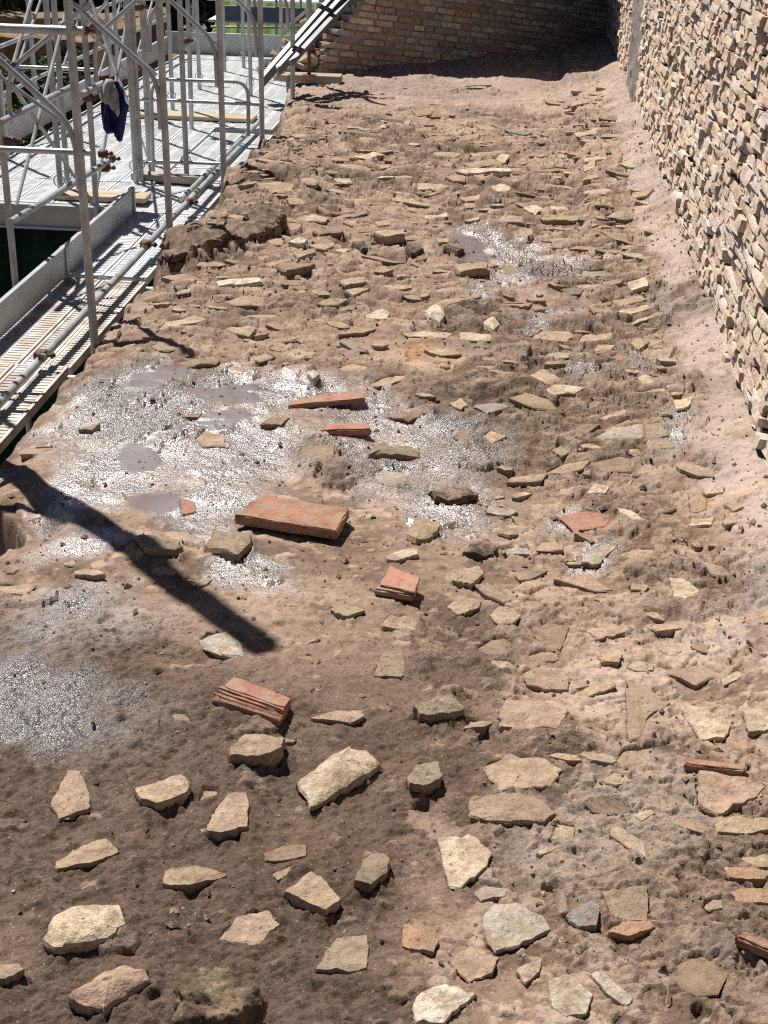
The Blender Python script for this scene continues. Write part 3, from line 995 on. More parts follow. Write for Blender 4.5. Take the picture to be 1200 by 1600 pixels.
# broken plates: flat tops with small cliffs
pl = 0
plate_tone = 0
for wl, s, a in ((.33, 71, .008), (.17, 73, .0075), (.085, 75, .0055)):
    q = fb(X * .62, Y * 1.1, wl, s, 3, .3)
    st_ = sst(.02, .038, q) + sst(.22, .235, q) + sst(-.22, -.205, q) + .5 * sst(.12, .13, q)
    pl = pl + a * st_ * (.5 + .5 * sst(-.1, .35, nz(X, Y, .7, s + 1)))
    plate_tone = plate_tone + sst(.2, .27, q) * .5
mid_ = sst(3.2, 4.6, Y + .5 * nz(X, Y, .8, 79) + .9 * (X > .1)) * (1 - .55 * far)
Z = Z + chipz * (1 + .6 * sst(5, 9, Y)) + Dt * RO + pl * mid_ * np.clip(RO, .2, 1.35) * (1 - .4 * fil) * (1 + .35 * sst(5.2, 9, Y))
# pits and knocked-out hollows
for wl, s, th, dp in ((.075, 81, .60, .022), (.035, 83, .62, .011), (.16, 85, .70, .02)):
    q = nz(X, Y, wl, s) * .6 + nz(X, Y, wl * .55, s + 1) * .4
    Z = Z - dp * sst(th, th + .12, q) * np.clip(RO, .1, 1.2) * (1 - .7 * mud) * (1 - .6 * sst(5, 8, Y))
RA = np.array([(518, 601, 22, 8, .05), (160, 745, 24, 10, .04), (70, 800, 30, 12, .05), (395, 520, 22, 8, .03), (470, 700, 16, 6, .03), (735, 768, 30, 14, .03), (300, 1030, 60, 14, .03), (230, 1100, 50, 20, .02), (900, 900, 40, 10, .03), (1090, 955, 30, 8, .03), (700, 1100, 40, 14, .02), (60, 765, 30, 30, .06)])
for cx, cy, rx, ry, dp in RA:
    Z = Z - dp * np.exp(-(((PXm - cx) / rx) ** 2 + ((PYm - cy) / ry) ** 2))
# the relief sits on the surveyed level: take its local mean out
rel = Z - hs(X, Y)
bw = .4
bi, bj = np.floor((X - XL) / bw).astype(int), np.floor(Y / bw).astype(int)
nbi, nbj = bi.max() + 1, bj.max() + 1
cnt = np.zeros((nbj, nbi))
sm = np.zeros((nbj, nbi))
np.add.at(cnt, (bj, bi), 1)
np.add.at(sm, (bj, bi), rel)
avg = sm / np.maximum(cnt, 1)
fu, fv = np.clip((X - XL) / bw - .5, 0, nbi - 1.001), np.clip(Y / bw - .5, 2, nbj - 1.001)
u0, v0 = fu.astype(int), fv.astype(int)
du_, dv_ = fu - u0, fv - v0
Z = Z - ((avg[v0, u0] * (1 - du_) + avg[v0, u0 + 1] * du_) * (1 - dv_) + (avg[v0 + 1, u0] * (1 - du_) + avg[v0 + 1, u0 + 1] * du_) * dv_)
# puddle films: flat, shiny mud
film = np.zeros_like(X)
for cx, cy, rx, ry, ang in ((245, 592, 62, 17, -12), (213, 712, 32, 24, 10), (238, 787, 48, 19, 8), (345, 625, 60, 13, 4), (372, 608, 30, 10, 0), (352, 660, 48, 13, -6), (150, 832, 40, 14, 10), (330, 655, 22, 8, 0), (725, 385, 36, 14, 0), (745, 405, 30, 9, 0), (265, 680, 35, 8, -20)):
    c_, s_ = math.cos(math.radians(ang)), math.sin(math.radians(ang))
    wx, wy = PXm + 12 * fb(X, Y, .15, 91, 2), PYm + 7 * fb(X, Y, .13, 94, 2)
    u, v = (wx - cx) * c_ + (wy - cy) * s_, -(wx - cx) * s_ + (wy - cy) * c_
    film = np.maximum(film, .85 * sst(1.2, .75, np.sqrt((u / rx) ** 2 + (v / ry) ** 2)))
Zs = hs(X, Y) + .002 + .004 * nz(X, Y, .2, 96)
Z = Z * (1 - film) + Zs * film
# sockets: mortar banks up against the stones, and never covers a stone that stands proud
for outl, zt, zb, skirt, emb in SOCKETS:
    o = np.asarray(outl)
    mrg = .05
    i0, i1 = np.searchsorted(cols, [o[:, 0].min() - mrg, o[:, 0].max() + mrg])
    j0, j1 = np.searchsorted(ys, [o[:, 1].min() - mrg, o[:, 1].max() + mrg])
    if i1 <= i0 or j1 <= j0: continue
    xs, yy = X[j0:j1, i0:i1], Y[j0:j1, i0:i1]
    a = o
    b = np.roll(o, -1, 0)
    ins = np.zeros(xs.shape, bool)
    dm = np.full(xs.shape, 1e9)
    for (ax, ay), (bx, by) in zip(a, b):
        cnd = (ay > yy) != (by > yy)
        with np.errstate(divide='ignore', invalid='ignore'):
            xi = (bx - ax) * (yy - ay) / (by - ay + 1e-12) + ax
        ins ^= cnd & (xs < xi)
        ex, ey = bx - ax, by - ay
        t = np.clip(((xs - ax) * ex + (yy - ay) * ey) / (ex * ex + ey * ey + 1e-12), 0, 1)
        dm = np.minimum(dm, np.hypot(xs - ax - t * ex, yy - ay - t * ey))
    z = Z[j0:j1, i0:i1]
    soft = np.exp(-(dm / .022) ** 1.5)
    lim = zb + (zt - zb) * .6
    cov = zt - .012 if not emb else zt + .007 * nz(xs, yy, .035, 6) + .004 * nz(xs, yy, .014, 7) - .002
    z2 = np.where(ins, np.minimum(z, cov - .03 * np.clip(dm / .02, 0, 1)), np.minimum(z + skirt * soft * (.4 + .8 * hsh(np.floor(xs * 60), np.floor(yy * 60), 5)), np.maximum(np.minimum(z, lim + .01 + dm * .5), zb * 0 + np.minimum(z + skirt * soft, lim))))
    Z[j0:j1, i0:i1] = z2
# ---- colour of the mortar
def mixn(a, b, t):
    return a * (1 - t[..., None]) + np.array(b)[None, None, :] * t[..., None]


C = np.empty(X.shape + (3,))
C[:] = (.272, .192, .138)
C = mixn(C, (.335, .243, .180), sst(-.1, .5, fb(X, Y, .8, 101, 4)))
C = mixn(C, (.165, .115, .078), .9 * sst(-.05, .35, fb(X, Y, .5, 105, 4)))
C = mixn(C, (.13, .09, .063), .7 * sst(.12, .4, fb(X, Y, .16, 125, 4)) * (1 - fil))
C = mixn(C, (.42, .31, .22), np.clip(plate_tone, 0, 1) * .4 * mid_)
hue3 = np.array((.50, .37, .255))[None, None] * (1 - chip_hue[..., None]) + np.array((.46, .365, .295))[None, None] * chip_hue[..., None]
CHIP = chip_tone                # worn faces of buried stones
C = mixn(C, (.20, .142, .104), mud * .8)
C = mixn(C, (.455, .37, .312), fil * .9 * sst(-.75, -.1, fb(X, Y, .35, 109, 3)))        # pale mortar against the wall
C = mixn(C, (.36, .262, .20), slab * .8)
C = mixn(C, (.38, .295, .24), far * .8)


def blot(cx, cy, rx, ry):
    wx, wy = PXm + 30 * fb(X, Y, .3, 113, 3), PYm + 18 * fb(X, Y, .3, 116, 3)
    return sst(1.25, .35, np.sqrt(((wx - cx) / rx) ** 2 + ((wy - cy) / ry) ** 2)) 


C = mixn(C, (.49, .425, .35), blot(1010, 1290, 130, 100) * .7)                    # grey lime wash
C = mixn(C, (.48, .425, .36), blot(1110, 1010, 70, 50) * .7)
C = mixn(C, (.46, .41, .35), blot(960, 1090, 60, 50) * .5)
C = mixn(C, (.46, .40, .335), blot(880, 1330, 120, 70) * .6)
C = mixn(C, (.52, .47, .42), blot(120, 980, 170, 60) * .55)
C = mixn(C, (.46, .4, .35), blot(140, 1130, 160, 60) * .4)
C = mixn(C, (.36, .19, .06), blot(640, 552, 36, 13) * .7)                           # orange lichen
C = mixn(C, (.3, .17, .06), blot(690, 575, 50, 12) * .5)
for cx, cy, rx, ry, k in ((900, 640, 190, 40, .6), (1000, 850, 160, 60, .65), (890, 910, 150, 40, .6), (860, 770, 120, 50, .5), (780, 700, 80, 60, .35), (930, 420, 90, 50, .5), (860, 345, 100, 30, .45), (1090, 640, 40, 60, .3), (880, 1470, 80, 45, .6), (1120, 1170, 90, 60, .5), (450, 1330, 120, 60, .35), (200, 1060, 90, 40, .4)):
    C = mixn(C, (.21, .145, .088), blot(cx, cy, rx, ry) * k)                        # damp dark earth
C = C * (1 - .75 * CHIP[..., None]) + hue3 * (.75 * CHIP[..., None])
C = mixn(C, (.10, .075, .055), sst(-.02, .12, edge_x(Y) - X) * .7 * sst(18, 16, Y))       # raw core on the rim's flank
C = C * np.array((.945, .915, .94))[None, None]
wv = np.stack([np.clip(wet, 0, 1), film, np.clip(RO / 1.9, 0, 1)], -1)
idx = np.arange(ny_ * nx_).reshape(ny_, nx_)
FQ = np.stack([idx[:-1, :-1], idx[:-1, 1:], idx[1:, 1:], idx[1:, :-1]], -1).reshape(-1, 4)
gm = mesh_np('ground', np.stack([X, Y, Z], -1).reshape(-1, 3), FQ, True)
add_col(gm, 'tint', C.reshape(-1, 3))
add_col(gm, 'wet', wv.reshape(-1, 3))
GROUND = link('ground', gm, M_GROUND)
tag(GROUND, 'pinkish brown mortar and earth top of the ruined wall with bedded stones', kind='structure')


def gz(x, y):
    j = min(max(int(np.searchsorted(ys, y)), 0), ny_ - 1)
    i = min(max(int(np.searchsorted(cols, x)), 0), nx_ - 1)
    return float(Z[j, i])


for nm, me, org, lab, size in stone_jobs:
    o = link(nm, me, M_STONE, GROUND if lab is None else None, loc=org)
    if lab:
        tag(o, lab, 'stone' if nm != 'rock' else 'rock', 'rocks lying on the wall top')
if frag_V:
    me = mesh_np('stone_fragments', np.vstack(frag_V), frag_F, True, 34)
    add_col(me, 'tint', np.vstack(frag_C))
    o = link('stone_fragments', me, M_STONE, GROUND)
    o['kind'] = 'stuff'


# grit and crumbs strewn over the mortar
def crumbs(name, n, seed_):
    rs = np.random.default_rng(seed_)
    V, Fs, Cc = [], [], []
    base = np.array([(1, 0, 0), (-1, 0, 0), (0, 1, 0), (0, -1, 0), (0, 0, 1), (0, 0, -1)], float)
    tri = [(0, 2, 4), (2, 1, 4), (1, 3, 4), (3, 0, 4), (2, 0, 5), (1, 2, 5), (3, 1, 5), (0, 3, 5)]
    for i in range(n):
        y = 2.6 + 11 * rs.random() ** 1.3
        x = rs.uniform(-2.0, 1.15)
        dens = vn(np.array([x * 2.2]), np.array([y * 2.2]), 9)[0] + .3 * (x > .2)
        if rs.random() > dens * (.35 if y < 4 and x < 0 else 1): continue
        s = rs.choice([.003, .004, .005, .007, .010, .015], p=[.3, .3, .2, .12, .06, .02]) * (1 + .06 * y)
        v = base * s * rs.uniform(.5, 1.3, (6, 1)) * np.array([1.2, 1.0, .7])
        a = rs.random() * 6.28
        v = np.c_[v[:, 0] * math.cos(a) - v[:, 1] * math.sin(a), v[:, 0] * math.sin(a) + v[:, 1] * math.cos(a), v[:, 2]]
        v += (x, y, gz(x, y) + s * .25)
        k = len(V) * 6
        V.append(v)
        Fs += [(p + k, q + k, r + k) for p, q, r in tri]
        t = np.array(TINT[rs.choice(['t', 'p', 'b', 'b', 'e', 'd', 'c'])]) * rs.uniform(.6, 1.0)
        Cc.append(np.repeat(t[None], 6, 0))
    me = mesh_np(name, np.vstack(V), np.array(Fs), False)
    add_col(me, 'tint', np.vstack(Cc))
    o = link(name, me, M_STONE, GROUND)
    o['kind'] = 'stuff'


crumbs('grit', 9000, 5)

# ------------------------------------------------------------------ rough block prototypes for masonry
def block_protos(n, seed_, rug):
    out = []
    for k in range(n):
        rs = np.random.default_rng(seed_ + k)
        bm = bmesh.new()
        bmesh.ops.create_cube(bm, size=1)
        bmesh.ops.subdivide_edges(bm, edges=list(bm.edges), cuts=1, use_grid_fill=True)
        for v in bm.verts:
            c = v.co
            r = Vector(c)
            q = (abs(c.x) > .4) + (abs(c.y) > .4) + (abs(c.z) > .4)
            f = 1.0 if q == 1 else (.965 if q == 2 else .91)
            v.co = r * f + Vector(rs.standard_normal(3)) * rug
        bm.verts.index_update()
        bm.faces.ensure_lookup_table()
        V = np.array([v.co[:] for v in bm.verts])
        Fs = np.array([[v.index for v in f.verts] for f in bm.faces])
        bm.free()
        out.append((V, Fs))
    return out


PROTO = block_protos(22, 900, .038)
PROTO_ME = []
for V, Fs in PROTO:
    me = mesh_np('stone', V, Fs, True, 38)
    me.materials.append(M_WALLSTONE_OBJ)
    PROTO_ME.append(me)


def masonry(parent, items, own_count, name, stuff_name, protos, proto_me, mat_attr):
    """items: (centre, size, R 3x3, tint). The pieces that show largest become parts of their own"""
    sc = []
    for i, (c, s, R, t) in enumerate(items):
        px, py, zz = survey(c[0], c[1], c[2])
        ok = zz > .3 and -20 < px < 1220 and -20 < py < 1620
        sc.append((s[1] * s[2] / zz ** 2 if ok else 0, i))
    sc.sort(reverse=True)
    mine = set(i for a, i in sc[:own_count] if a > 0)
    Vv, Ff, Cc, k = [], [], [], 0
    for i, (c, s, R, t) in enumerate(items):
        p = i % len(protos)
        if i in mine:
            o = bpy.data.objects.new(name, proto_me[p])
            COL.objects.link(o)
            M3 = Matrix([list(r) for r in R])
            o.parent = parent
            o.location = Vector(c) - parent.location
            o.rotation_euler = M3.to_euler()
            o.scale = s
            o.color = (*t, 1)
        else:
            V, Fs = protos[p]
            v = (V * np.array(s)) @ np.array(R).T + np.array(c)
            Vv.append(v)
            Ff.append(Fs + k)
            Cc.append(np.repeat(np.array(t)[None], len(v), 0))
            k += len(v)
    if Vv:
        me = mesh_np(stuff_name, np.vstack(Vv), np.vstack(Ff), True, 38)
        add_col(me, 'tint', np.vstack(Cc))
        o = link(stuff_name, me, mat_attr, parent)
        o['kind'] = 'stuff'


def rot_small(rs, a, base=None):
    e = rs.standard_normal(3) * a
    M = Matrix.Rotation(e[0], 3, 'X') @ Matrix.Rotation(e[1], 3, 'Y') @ Matrix.Rotation(e[2], 3, 'Z')
    M = np.array(M)
    return M if base is None else np.array(base) @ M


# ------------------------------------------------------------------ the rough wall on the right
WX = 1.135
RW = empty('rubble_wall', (WX, 10, 0), 'tall sunlit wall of rough protruding stone and brick ends on the right', 'wall')
wy = np.linspace(.6, 20.6, 560)
wz = np.linspace(-.3, 2.6, 110)
YY, ZZ = np.meshgrid(wy, wz)


def strip(y, z):
    """grey plastered chase running up the wall"""
    cy = 14.55 + .1 * nz(z, z * 0, .7, 3) + .25 * z
    return sst(.85, .45, np.abs(y - cy))


XX = WX + .018 + .02 * fb(YY, ZZ, .3, 201, 4) + .012 * nz(YY, ZZ, .05, 207)
XX = XX - .05 * strip(YY, ZZ) - .03 * sst(.2, .02, ZZ)
idx = np.arange(XX.size).reshape(XX.shape)
FQ = np.stack([idx[:-1, :-1], idx[1:, :-1], idx[1:, 1:], idx[:-1, 1:]], -1).reshape(-1, 4)
V = np.stack([XX, YY, ZZ], -1).reshape(-1, 3)
me = mesh_np('core', V - np.array([WX, 10, 0]), FQ, True)
cc = np.array((.46, .375, .30))[None, None] * (1 + .25 * fb(YY, ZZ, .15, 211, 3))[..., None]
cc = mixn(cc, (.30, .275, .265), strip(YY, ZZ))
cc = mixn(cc, (.44, .36, .30), sst(.3, .05, ZZ) * .7)
add_col(me, 'tint', cc.reshape(-1, 3))
link('core', me, M_WALLSTONE_ATTR, RW, loc=(WX, 10, 0))
b = MB()
b.box((WX + .62, 10.6, 1.15), (.9, 20, 2.9))
b.build('backing', M_PLASTER, RW)
items = []
rs = np.random.default_rng(77)
wpal = [(.56, .44, .30), (.50, .385, .265), (.62, .52, .39), (.44, .335, .24), (.46, .34, .245), (.50, .38, .24), (.46, .415, .37), (.42, .285, .21), (.55, .45, .345), (.56, .46, .36)]
z = .045
while z < 2.5:
    ch = rs.uniform(.050, .062)
    row_seed = int(rs.integers(1, 90))
    y = .7 + rs.random() * .1
    while y < 20.3:
        ln = rs.choice([.08, .11, .15, .20, .26, .34], p=[.12, .2, .24, .22, .14, .08]) * rs.uniform(.85, 1.15)
        zc = z + .010 * float(nz(np.array(y), np.array(z), 1.6, 5)) + .002 * rs.standard_normal()
        fil_h = float(hs(WX - .02, y))
        sm = float(strip(np.array(y), np.array(zc)))
        if zc > fil_h + rs.uniform(-.02, .05) and rs.random() > .07 and sm < .4:
            pr = .012 + .008 * float(nz(np.array(y), np.array(0.3), .9, row_seed)) + .006 * rs.standard_normal() + (.022 if rs.random() < .07 else 0)
            low = max(0, 1 - zc / .35)
            t = np.array(wpal[rs.integers(len(wpal))]) * rs.uniform(1.3, 1.75)
            t = np.minimum(t * .55 + np.array((.74, .60, .455)) * .45 * rs.uniform(.85, 1.1), (.76, .66, .56)) * (.93, .915, .97)
            t = t * (1 - .25 * low) + np.array((.47, .39, .32)) * .25 * low
            dep = .13
            hh = ch * rs.uniform(.88, .98)
            items.append(((WX + dep / 2 - pr - .012 * low, y + ln / 2, zc), (dep, ln * .97, hh), rot_small(rs, .016, Matrix.Rotation(rs.uniform(.08, .2), 3, 'Y')), tuple(t)))
        y += ln + rs.uniform(.0, .008)
    z += ch
masonry(RW, items, 298, 'stone', 'wall_stones', PROTO, PROTO_ME, M_WALLSTONE_ATTR)

# ------------------------------------------------------------------ the far brick wall, in its own shade
q0 = np.array([-2.27, 16.56])
dv = np.array([3.53, 3.44])
dv = dv / np.linalg.norm(dv)
nn = np.array([dv[1], -dv[0]])          # towards the camera
FWH = 3.65
FW = empty('brick_wall', (q0[0], q0[1], 0), 'shaded brown brick wall with a stepped broken left end across the far end', 'wall')


def lim_left(z):
    """left end of the brick face at height z (distance along the wall)"""
    st_ = np.floor((z + .01) / .075) * .075
    return .02 + .80 * st_ if z < 1.5 else .02 + .80 * 1.5 + .45 * (st_ - 1.5)


tilt = -.14
PB = block_protos(10, 1500, .02)
PB_ME = []
for V, Fs in PB:
    me = mesh_np('brick', V, Fs, True, 30)
    me.materials.append(M_WALLSTONE_OBJ)
    PB_ME.append(me)
items = []
rs = np.random.default_rng(5)
ax = np.array([dv[0] * math.cos(tilt), dv[1] * math.cos(tilt), math.sin(tilt)])
nz3 = np.array([nn[0], nn[1], 0])
az = np.cross(ax, -nz3)
az = az if az[2] > 0 else -az
Rb = np.stack([nz3, ax, az], 1)       # local x = out of the wall, y = along, z = up
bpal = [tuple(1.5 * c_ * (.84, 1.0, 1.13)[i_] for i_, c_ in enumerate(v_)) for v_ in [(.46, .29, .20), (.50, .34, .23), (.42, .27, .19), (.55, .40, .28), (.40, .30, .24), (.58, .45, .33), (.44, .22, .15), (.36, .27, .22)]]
for row in range(-3, 76):
    v = -.1 + row * .074
    u = -.6 + rs.random() * .25
    while u < 6.2:
        ln = rs.choice([.16, .22, .28, .34]) * rs.uniform(.9, 1.1)
        s_, z_ = (u + ln / 2) * math.cos(tilt) - v * math.sin(tilt), (u + ln / 2) * math.sin(tilt) + v * math.cos(tilt)
        z_ += .35
        if -.04 < z_ < FWH and lim_left(z_) + ln * .35 < s_ < 5.02 and rs.random() > .03:
            pr = rs.uniform(-.012, .012)
            c = np.array([q0[0], q0[1], 0]) + np.array([dv[0], dv[1], 0]) * s_ + nz3 * (pr - .06) + np.array([0, 0, z_])
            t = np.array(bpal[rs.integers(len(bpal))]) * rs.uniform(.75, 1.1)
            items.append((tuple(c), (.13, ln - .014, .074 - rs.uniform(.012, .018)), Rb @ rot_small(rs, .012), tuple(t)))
        u += ln
masonry(FW, items, 290, 'brick', 'wall_bricks', PB, PB_ME, M_WALLSTONE_ATTR)
# core behind the bricks: a stepped body with real thickness
b = MB()
z = -.3
while z < FWH:
    zz_ = max(z, 0)
    l0 = lim_left(zz_)
    h_ = .075
    for (off0, off1, dl) in ((-.013, -.34, .06), (-.34, -.62, -.10 + .16 * float(vn(np.array(z * 3), np.array(1.2), 3)))):
        s0, s1 = l0 + dl, 5.6
        P = []
        for s_, o_ in ((s0, off0), (s1, off0), (s1, off1), (s0, off1)):
            p = q0 + dv * s_ + nn * o_
            P.append(p)
        vs = [(p[0], p[1], zb_) for zb_ in (z, z + h_) for p in P]
        b.add(vs, [(0, 1, 5, 4), (1, 2, 6, 5), (2, 3, 7, 6), (3, 0, 4, 7), (4, 5, 6, 7), (0, 3, 2, 1)])
    z += h_
o = b.build('core', M_PLASTER, FW, smooth=False)
# broken stones lying on the steps of the end
items = []
for i in range(150):
    z_ = rs.uniform(0, 1.5)
    s_ = lim_left(z_) + rs.uniform(-.12, .12) - .02
    off = rs.uniform(-.62, -.10)
    if rs.random() < .35:
        z_ = rs.uniform(-.05, .35)
        s_ = lim_left(z_) - rs.uniform(.05, .38) * (1 - z_ / .6)
        z_ *= .6
    c = np.array([q0[0], q0[1], z_ + .0]) + np.array([dv[0], dv[1], 0]) * s_ + nz3 * off
    sz = rs.uniform(.06, .16)
    items.append((tuple(c), (sz, sz * rs.uniform(.8, 1.5), sz * rs.uniform(.35, .6)), rot_small(rs, .25, Rb), tuple(np.array(wpal[rs.integers(len(wpal))]) * rs.uniform(.7, 1.05))))
masonry(FW, items, 150, 'rubble_stone', 'rubble', PROTO, PROTO_ME, M_WALLSTONE_ATTR)


# ------------------------------------------------------------------ loose terracotta and rubbish on the wall top
def slab_from(pts, thick, name, tint, label, cat, lift=0.0, mat=M_TERRA, n=28, rug=.25, group=None):
    px = np.array(pts)
    m_ = px.mean(0)
    p0 = unproj(m_[0], m_[1], thick + lift)
    top = np.array([at_z(a, b_, p0[2]) for a, b_ in px])
    me, org, outl, size = stone_mesh(name, top, p0[2] - thick, tint, hash(name) % 97 + len(label), n=n, rings=(.5, .97), dome=0, rug=rug, bev=.06, deep=.012)
    o = link(name, me, mat, None, loc=org)
    tag(o, label, cat, group)
    return o, top, p0


def prism(top, thick, name, mat, tint, parent=None, edge=.004, sub=6):
    """straight slab under the quadrilateral top (world), slightly worn edges"""
    bm = bmesh.new()
    P = [Vector(p) for p in top]
    nrm = (P[1] - P[0]).cross(P[3] - P[0]).normalized()
    if nrm.z < 0:
        P = P[::-1]
        nrm = -nrm
    vt = [bm.verts.new(p) for p in P]
    vb = [bm.verts.new(p - nrm * thick) for p in P]
    bm.faces.new(vt)
    bm.faces.new(vb[::-1])
    for i in range(4):
        bm.faces.new((vt[i], vb[i], vb[(i + 1) % 4], vt[(i + 1) % 4]))
    bmesh.ops.subdivide_edges(bm, edges=list(bm.edges), cuts=sub, use_grid_fill=True)
    bmesh.ops.bevel(bm, geom=[e for e in bm.edges if e.calc_face_angle(0) > .6], offset=edge, segments=2, affect='EDGES')
    rs_ = np.random.default_rng(len(name) + sub)
    for v in bm.verts:
        v.co += Vector(rs_.standard_normal(3)) * .0011
    org = sum(P, Vector()) / 4 - nrm * thick
    for v in bm.verts: v.co -= org
    me = bpy.data.meshes.new(name)
    bm.to_mesh(me)
    bm.free()
    me.polygons.foreach_set('use_smooth', np.ones(len(me.polygons), bool))
    me.set_sharp_from_angle(angle=math.radians(35))
    add_col(me, 'tint', np.repeat(np.array(tint)[None], len(me.vertices), 0))
    return link(name, me, mat, parent, loc=tuple(org)), org


def quad_at(pts, lift, tiltx=0, tilty=0):
    m_ = np.array(pts).mean(0)
    p0 = unproj(m_[0], m_[1], lift)
    out = []
    for a, b_ in pts:
        p = at_z(a, b_, p0[2])
        z = p0[2]
        for _ in range(4):
            z = p0[2] + tiltx * (p[0] - p0[0]) + tilty * (p[1] - p0[1])
            p = at_z(a, b_, z)
        out.append(p)
    return out


q = quad_at([(366, 804), (409, 772), (546, 794), (526, 829)], .062, -.02, .04)
o, _ = prism(q, .042, 'terracotta_tile', M_TERRA, (.33, .165, .102))
tag(o, 'large flat orange terracotta tile propped on the mud below the glistening patch', 'tile')

# ribbed brick: a plain band on top and a grooved flank
q = quad_at([(331, 1083), (366, 1057), (454, 1091), (437, 1117)], .045, 0, .05)
A0, B0, C0, D0 = [Vector(p) for p in q]       # front-left, back-left, back-right, front-right
RB = empty('ribbed_brick', tuple(((A0 + C0) / 2) - Vector((0, 0, .05))), 'broken terracotta piece with parallel ribs along its front, left of centre', 'brick')
prof = [(0.0, .0), (.0, -.055)]
pr_ = []
nrib = 4
pts2 = [(1.0, 0.0), (.46, 0.0)]
for k in range(nrib):
    f0 = .46 - k * .115
    pts2 += [(f0 - .01, -.009 - k * .003), (f0 - .045, -.009 - k * .003), (f0 - .055, -.001 - k * .004), (f0 - .105, -.002 - k * .005)]
pts2 += [(0, -.022), (-.02, -.055), (1.0, -.055)]
vs, fs = [], []
nst = 9
for i in range(nst):
    t = i / (nst - 1)
    for f, dz in pts2:
        p = (A0.lerp(D0, t)).lerp(B0.lerp(C0, t), f) + Vector((0, 0, dz))
        jit = .0012 if 0 < i < nst - 1 else .003
        vs.append(p + Vector((random.gauss(0, jit), random.gauss(0, jit), random.gauss(0, jit * .5))))
m_ = len(pts2)
for i in range(nst - 1):
    for k in range(m_):
        fs.append((i * m_ + k, i * m_ + (k + 1) % m_, (i + 1) * m_ + (k + 1) % m_, (i + 1) * m_ + k))
fs.append(tuple(range(m_ - 1, -1, -1)))
fs.append(tuple((nst - 1) * m_ + k for k in range(m_)))
b = MB()
b.add(vs, fs)
o = b.build('body', M_TERRA, RB, True, 25)
bm = bmesh.new(); bm.from_mesh(o.data); bmesh.ops.recalc_face_normals(bm, faces=bm.faces); bm.to_mesh(o.data); bm.free()
add_col(o.data, 'tint', np.repeat(np.array([(.35, .175, .12)]), len(o.data.vertices), 0))

# fragment of glazed red tile on its bed of mortar
TF = empty('tile_fragment', tuple(unproj(620, 908, 0)), 'square fragment of smooth red tile set on layered mortar near the centre', 'tile')
q = quad_at([(594, 913), (609, 884), (656, 902), (648, 925)], .045, .10, .02)
M_RED = stone_material('smooth_red_tile', (.36, .15, .105), .3, .2, .15)
prism(q, .012, 'tile_face', M_RED, (.4, .14, .09), TF, .002, 3)
q2 = quad_at([(583, 920), (600, 905), (652, 910), (646, 930)], .032, .08, .02)
o, _ = prism(q2, .030, 'mortar_bed', M_TERRA, (.30, .235, .17), TF, .006, 4)
q = quad_at([(452, 628), (510, 617), (567, 610), (571, 623)], .035, .02, .05)
q = quad_at([(450, 633), (458, 624), (568, 610), (571, 622)], .024, .0, .02)
o, _ = prism(q, .028, 'tile_strip', M_TERRA, (.40, .19, .15), None, .004, 5)
tag(o, 'longer, upper strip of pinkish red tile lying in the glistening patch', 'tile', 'red tile strips')
q = quad_at([(500, 672), (513, 661), (570, 659), (581, 670)], .03, 0, .02)
o, _ = prism(q, .034, 'tile_strip', M_TERRA, (.44, .18, .14), None, .006, 5)
tag(o, 'shorter, lower strip of pinkish red tile lying in the glistening patch', 'tile', 'red tile strips')
q = quad_at([(1070, 1193), (1074, 1184), (1168, 1194), (1164, 1204)], .034)
o, _ = prism(q, .03, 'tile_strip', M_TERRA, (.30, .14, .09), None, .004, 4)
tag(o, 'thin red brick edge above the pale pitted stone at the right margin', 'tile', 'red tile strips')
q = quad_at([(1150, 1463), (1158, 1456), (1215, 1470), (1208, 1488)], .05, -.1, 0)
o, _ = prism(q, .03, 'tile_strip', M_TERRA, (.24, .11, .07), None, .005, 4)
tag(o, 'tilted dark red brick piece at the lower right margin', 'tile', 'red tile strips')

# mossy boulder at the bottom edge
bo = [(277, 1560), (300, 1530), (340, 1522), (373, 1517), (403, 1530), (407, 1555), (400, 1590), (350, 1602), (285, 1600)]
p0 = unproj(342, 1560, .075)
bm = bmesh.new()
bmesh.ops.create_icosphere(bm, subdivisions=5, radius=1)
ra = abs(at_z(407, 1555, p0[2])[0] - at_z(277, 1560, p0[2])[0]) / 2
for v in bm.verts:
    c = v.co
    n_ = c.normalized()
    f = 1 + .16 * float(nz(np.array(n_.x * 2 + 5), np.array(n_.y * 2 + n_.z * 2.3), .9, 3)) + .10 * float(nz(np.array(n_.x * 2 + n_.z), np.array(n_.y * 2 - n_.z), .33, 5)) + .055 * float(nz(np.array(n_.x * 2 + n_.z * 2), np.array(n_.y * 2 - n_.z), .13, 7)) + .03 * float(nz(np.array(n_.x * 2 - n_.z * 2), np.array(n_.y * 2 - n_.z), .06, 8))
    v.co = Vector((n_.x * f * ra * 1.05, n_.y * f * ra * .95, min(n_.z, .62) * f * ra * 1.25))
me = bpy.data.meshes.new('boulder')
bm.to_mesh(me)
bm.free()
me.polygons.foreach_set('use_smooth', np.ones(len(me.polygons), bool))
nv_ = np.empty(len(me.vertices) * 3, np.float32)
me.vertices.foreach_get('co', nv_)
nv_ = nv_.reshape(-1, 3)
tt = sst(-.2, .4, nz(nv_[:, 0], nv_[:, 1] + nv_[:, 2], .05, 4))[:, None]
add_col(me, 'tint', np.array((.11, .078, .052)) * (1 - tt) + np.array((.17, .135, .08)) * tt)
o = link('boulder', me, M_STONE, None, loc=(p0[0], p0[1] - .01, p0[2] - .04))
tag(o, 'rough mossy brown boulder cut by the bottom edge of the picture', 'rock')

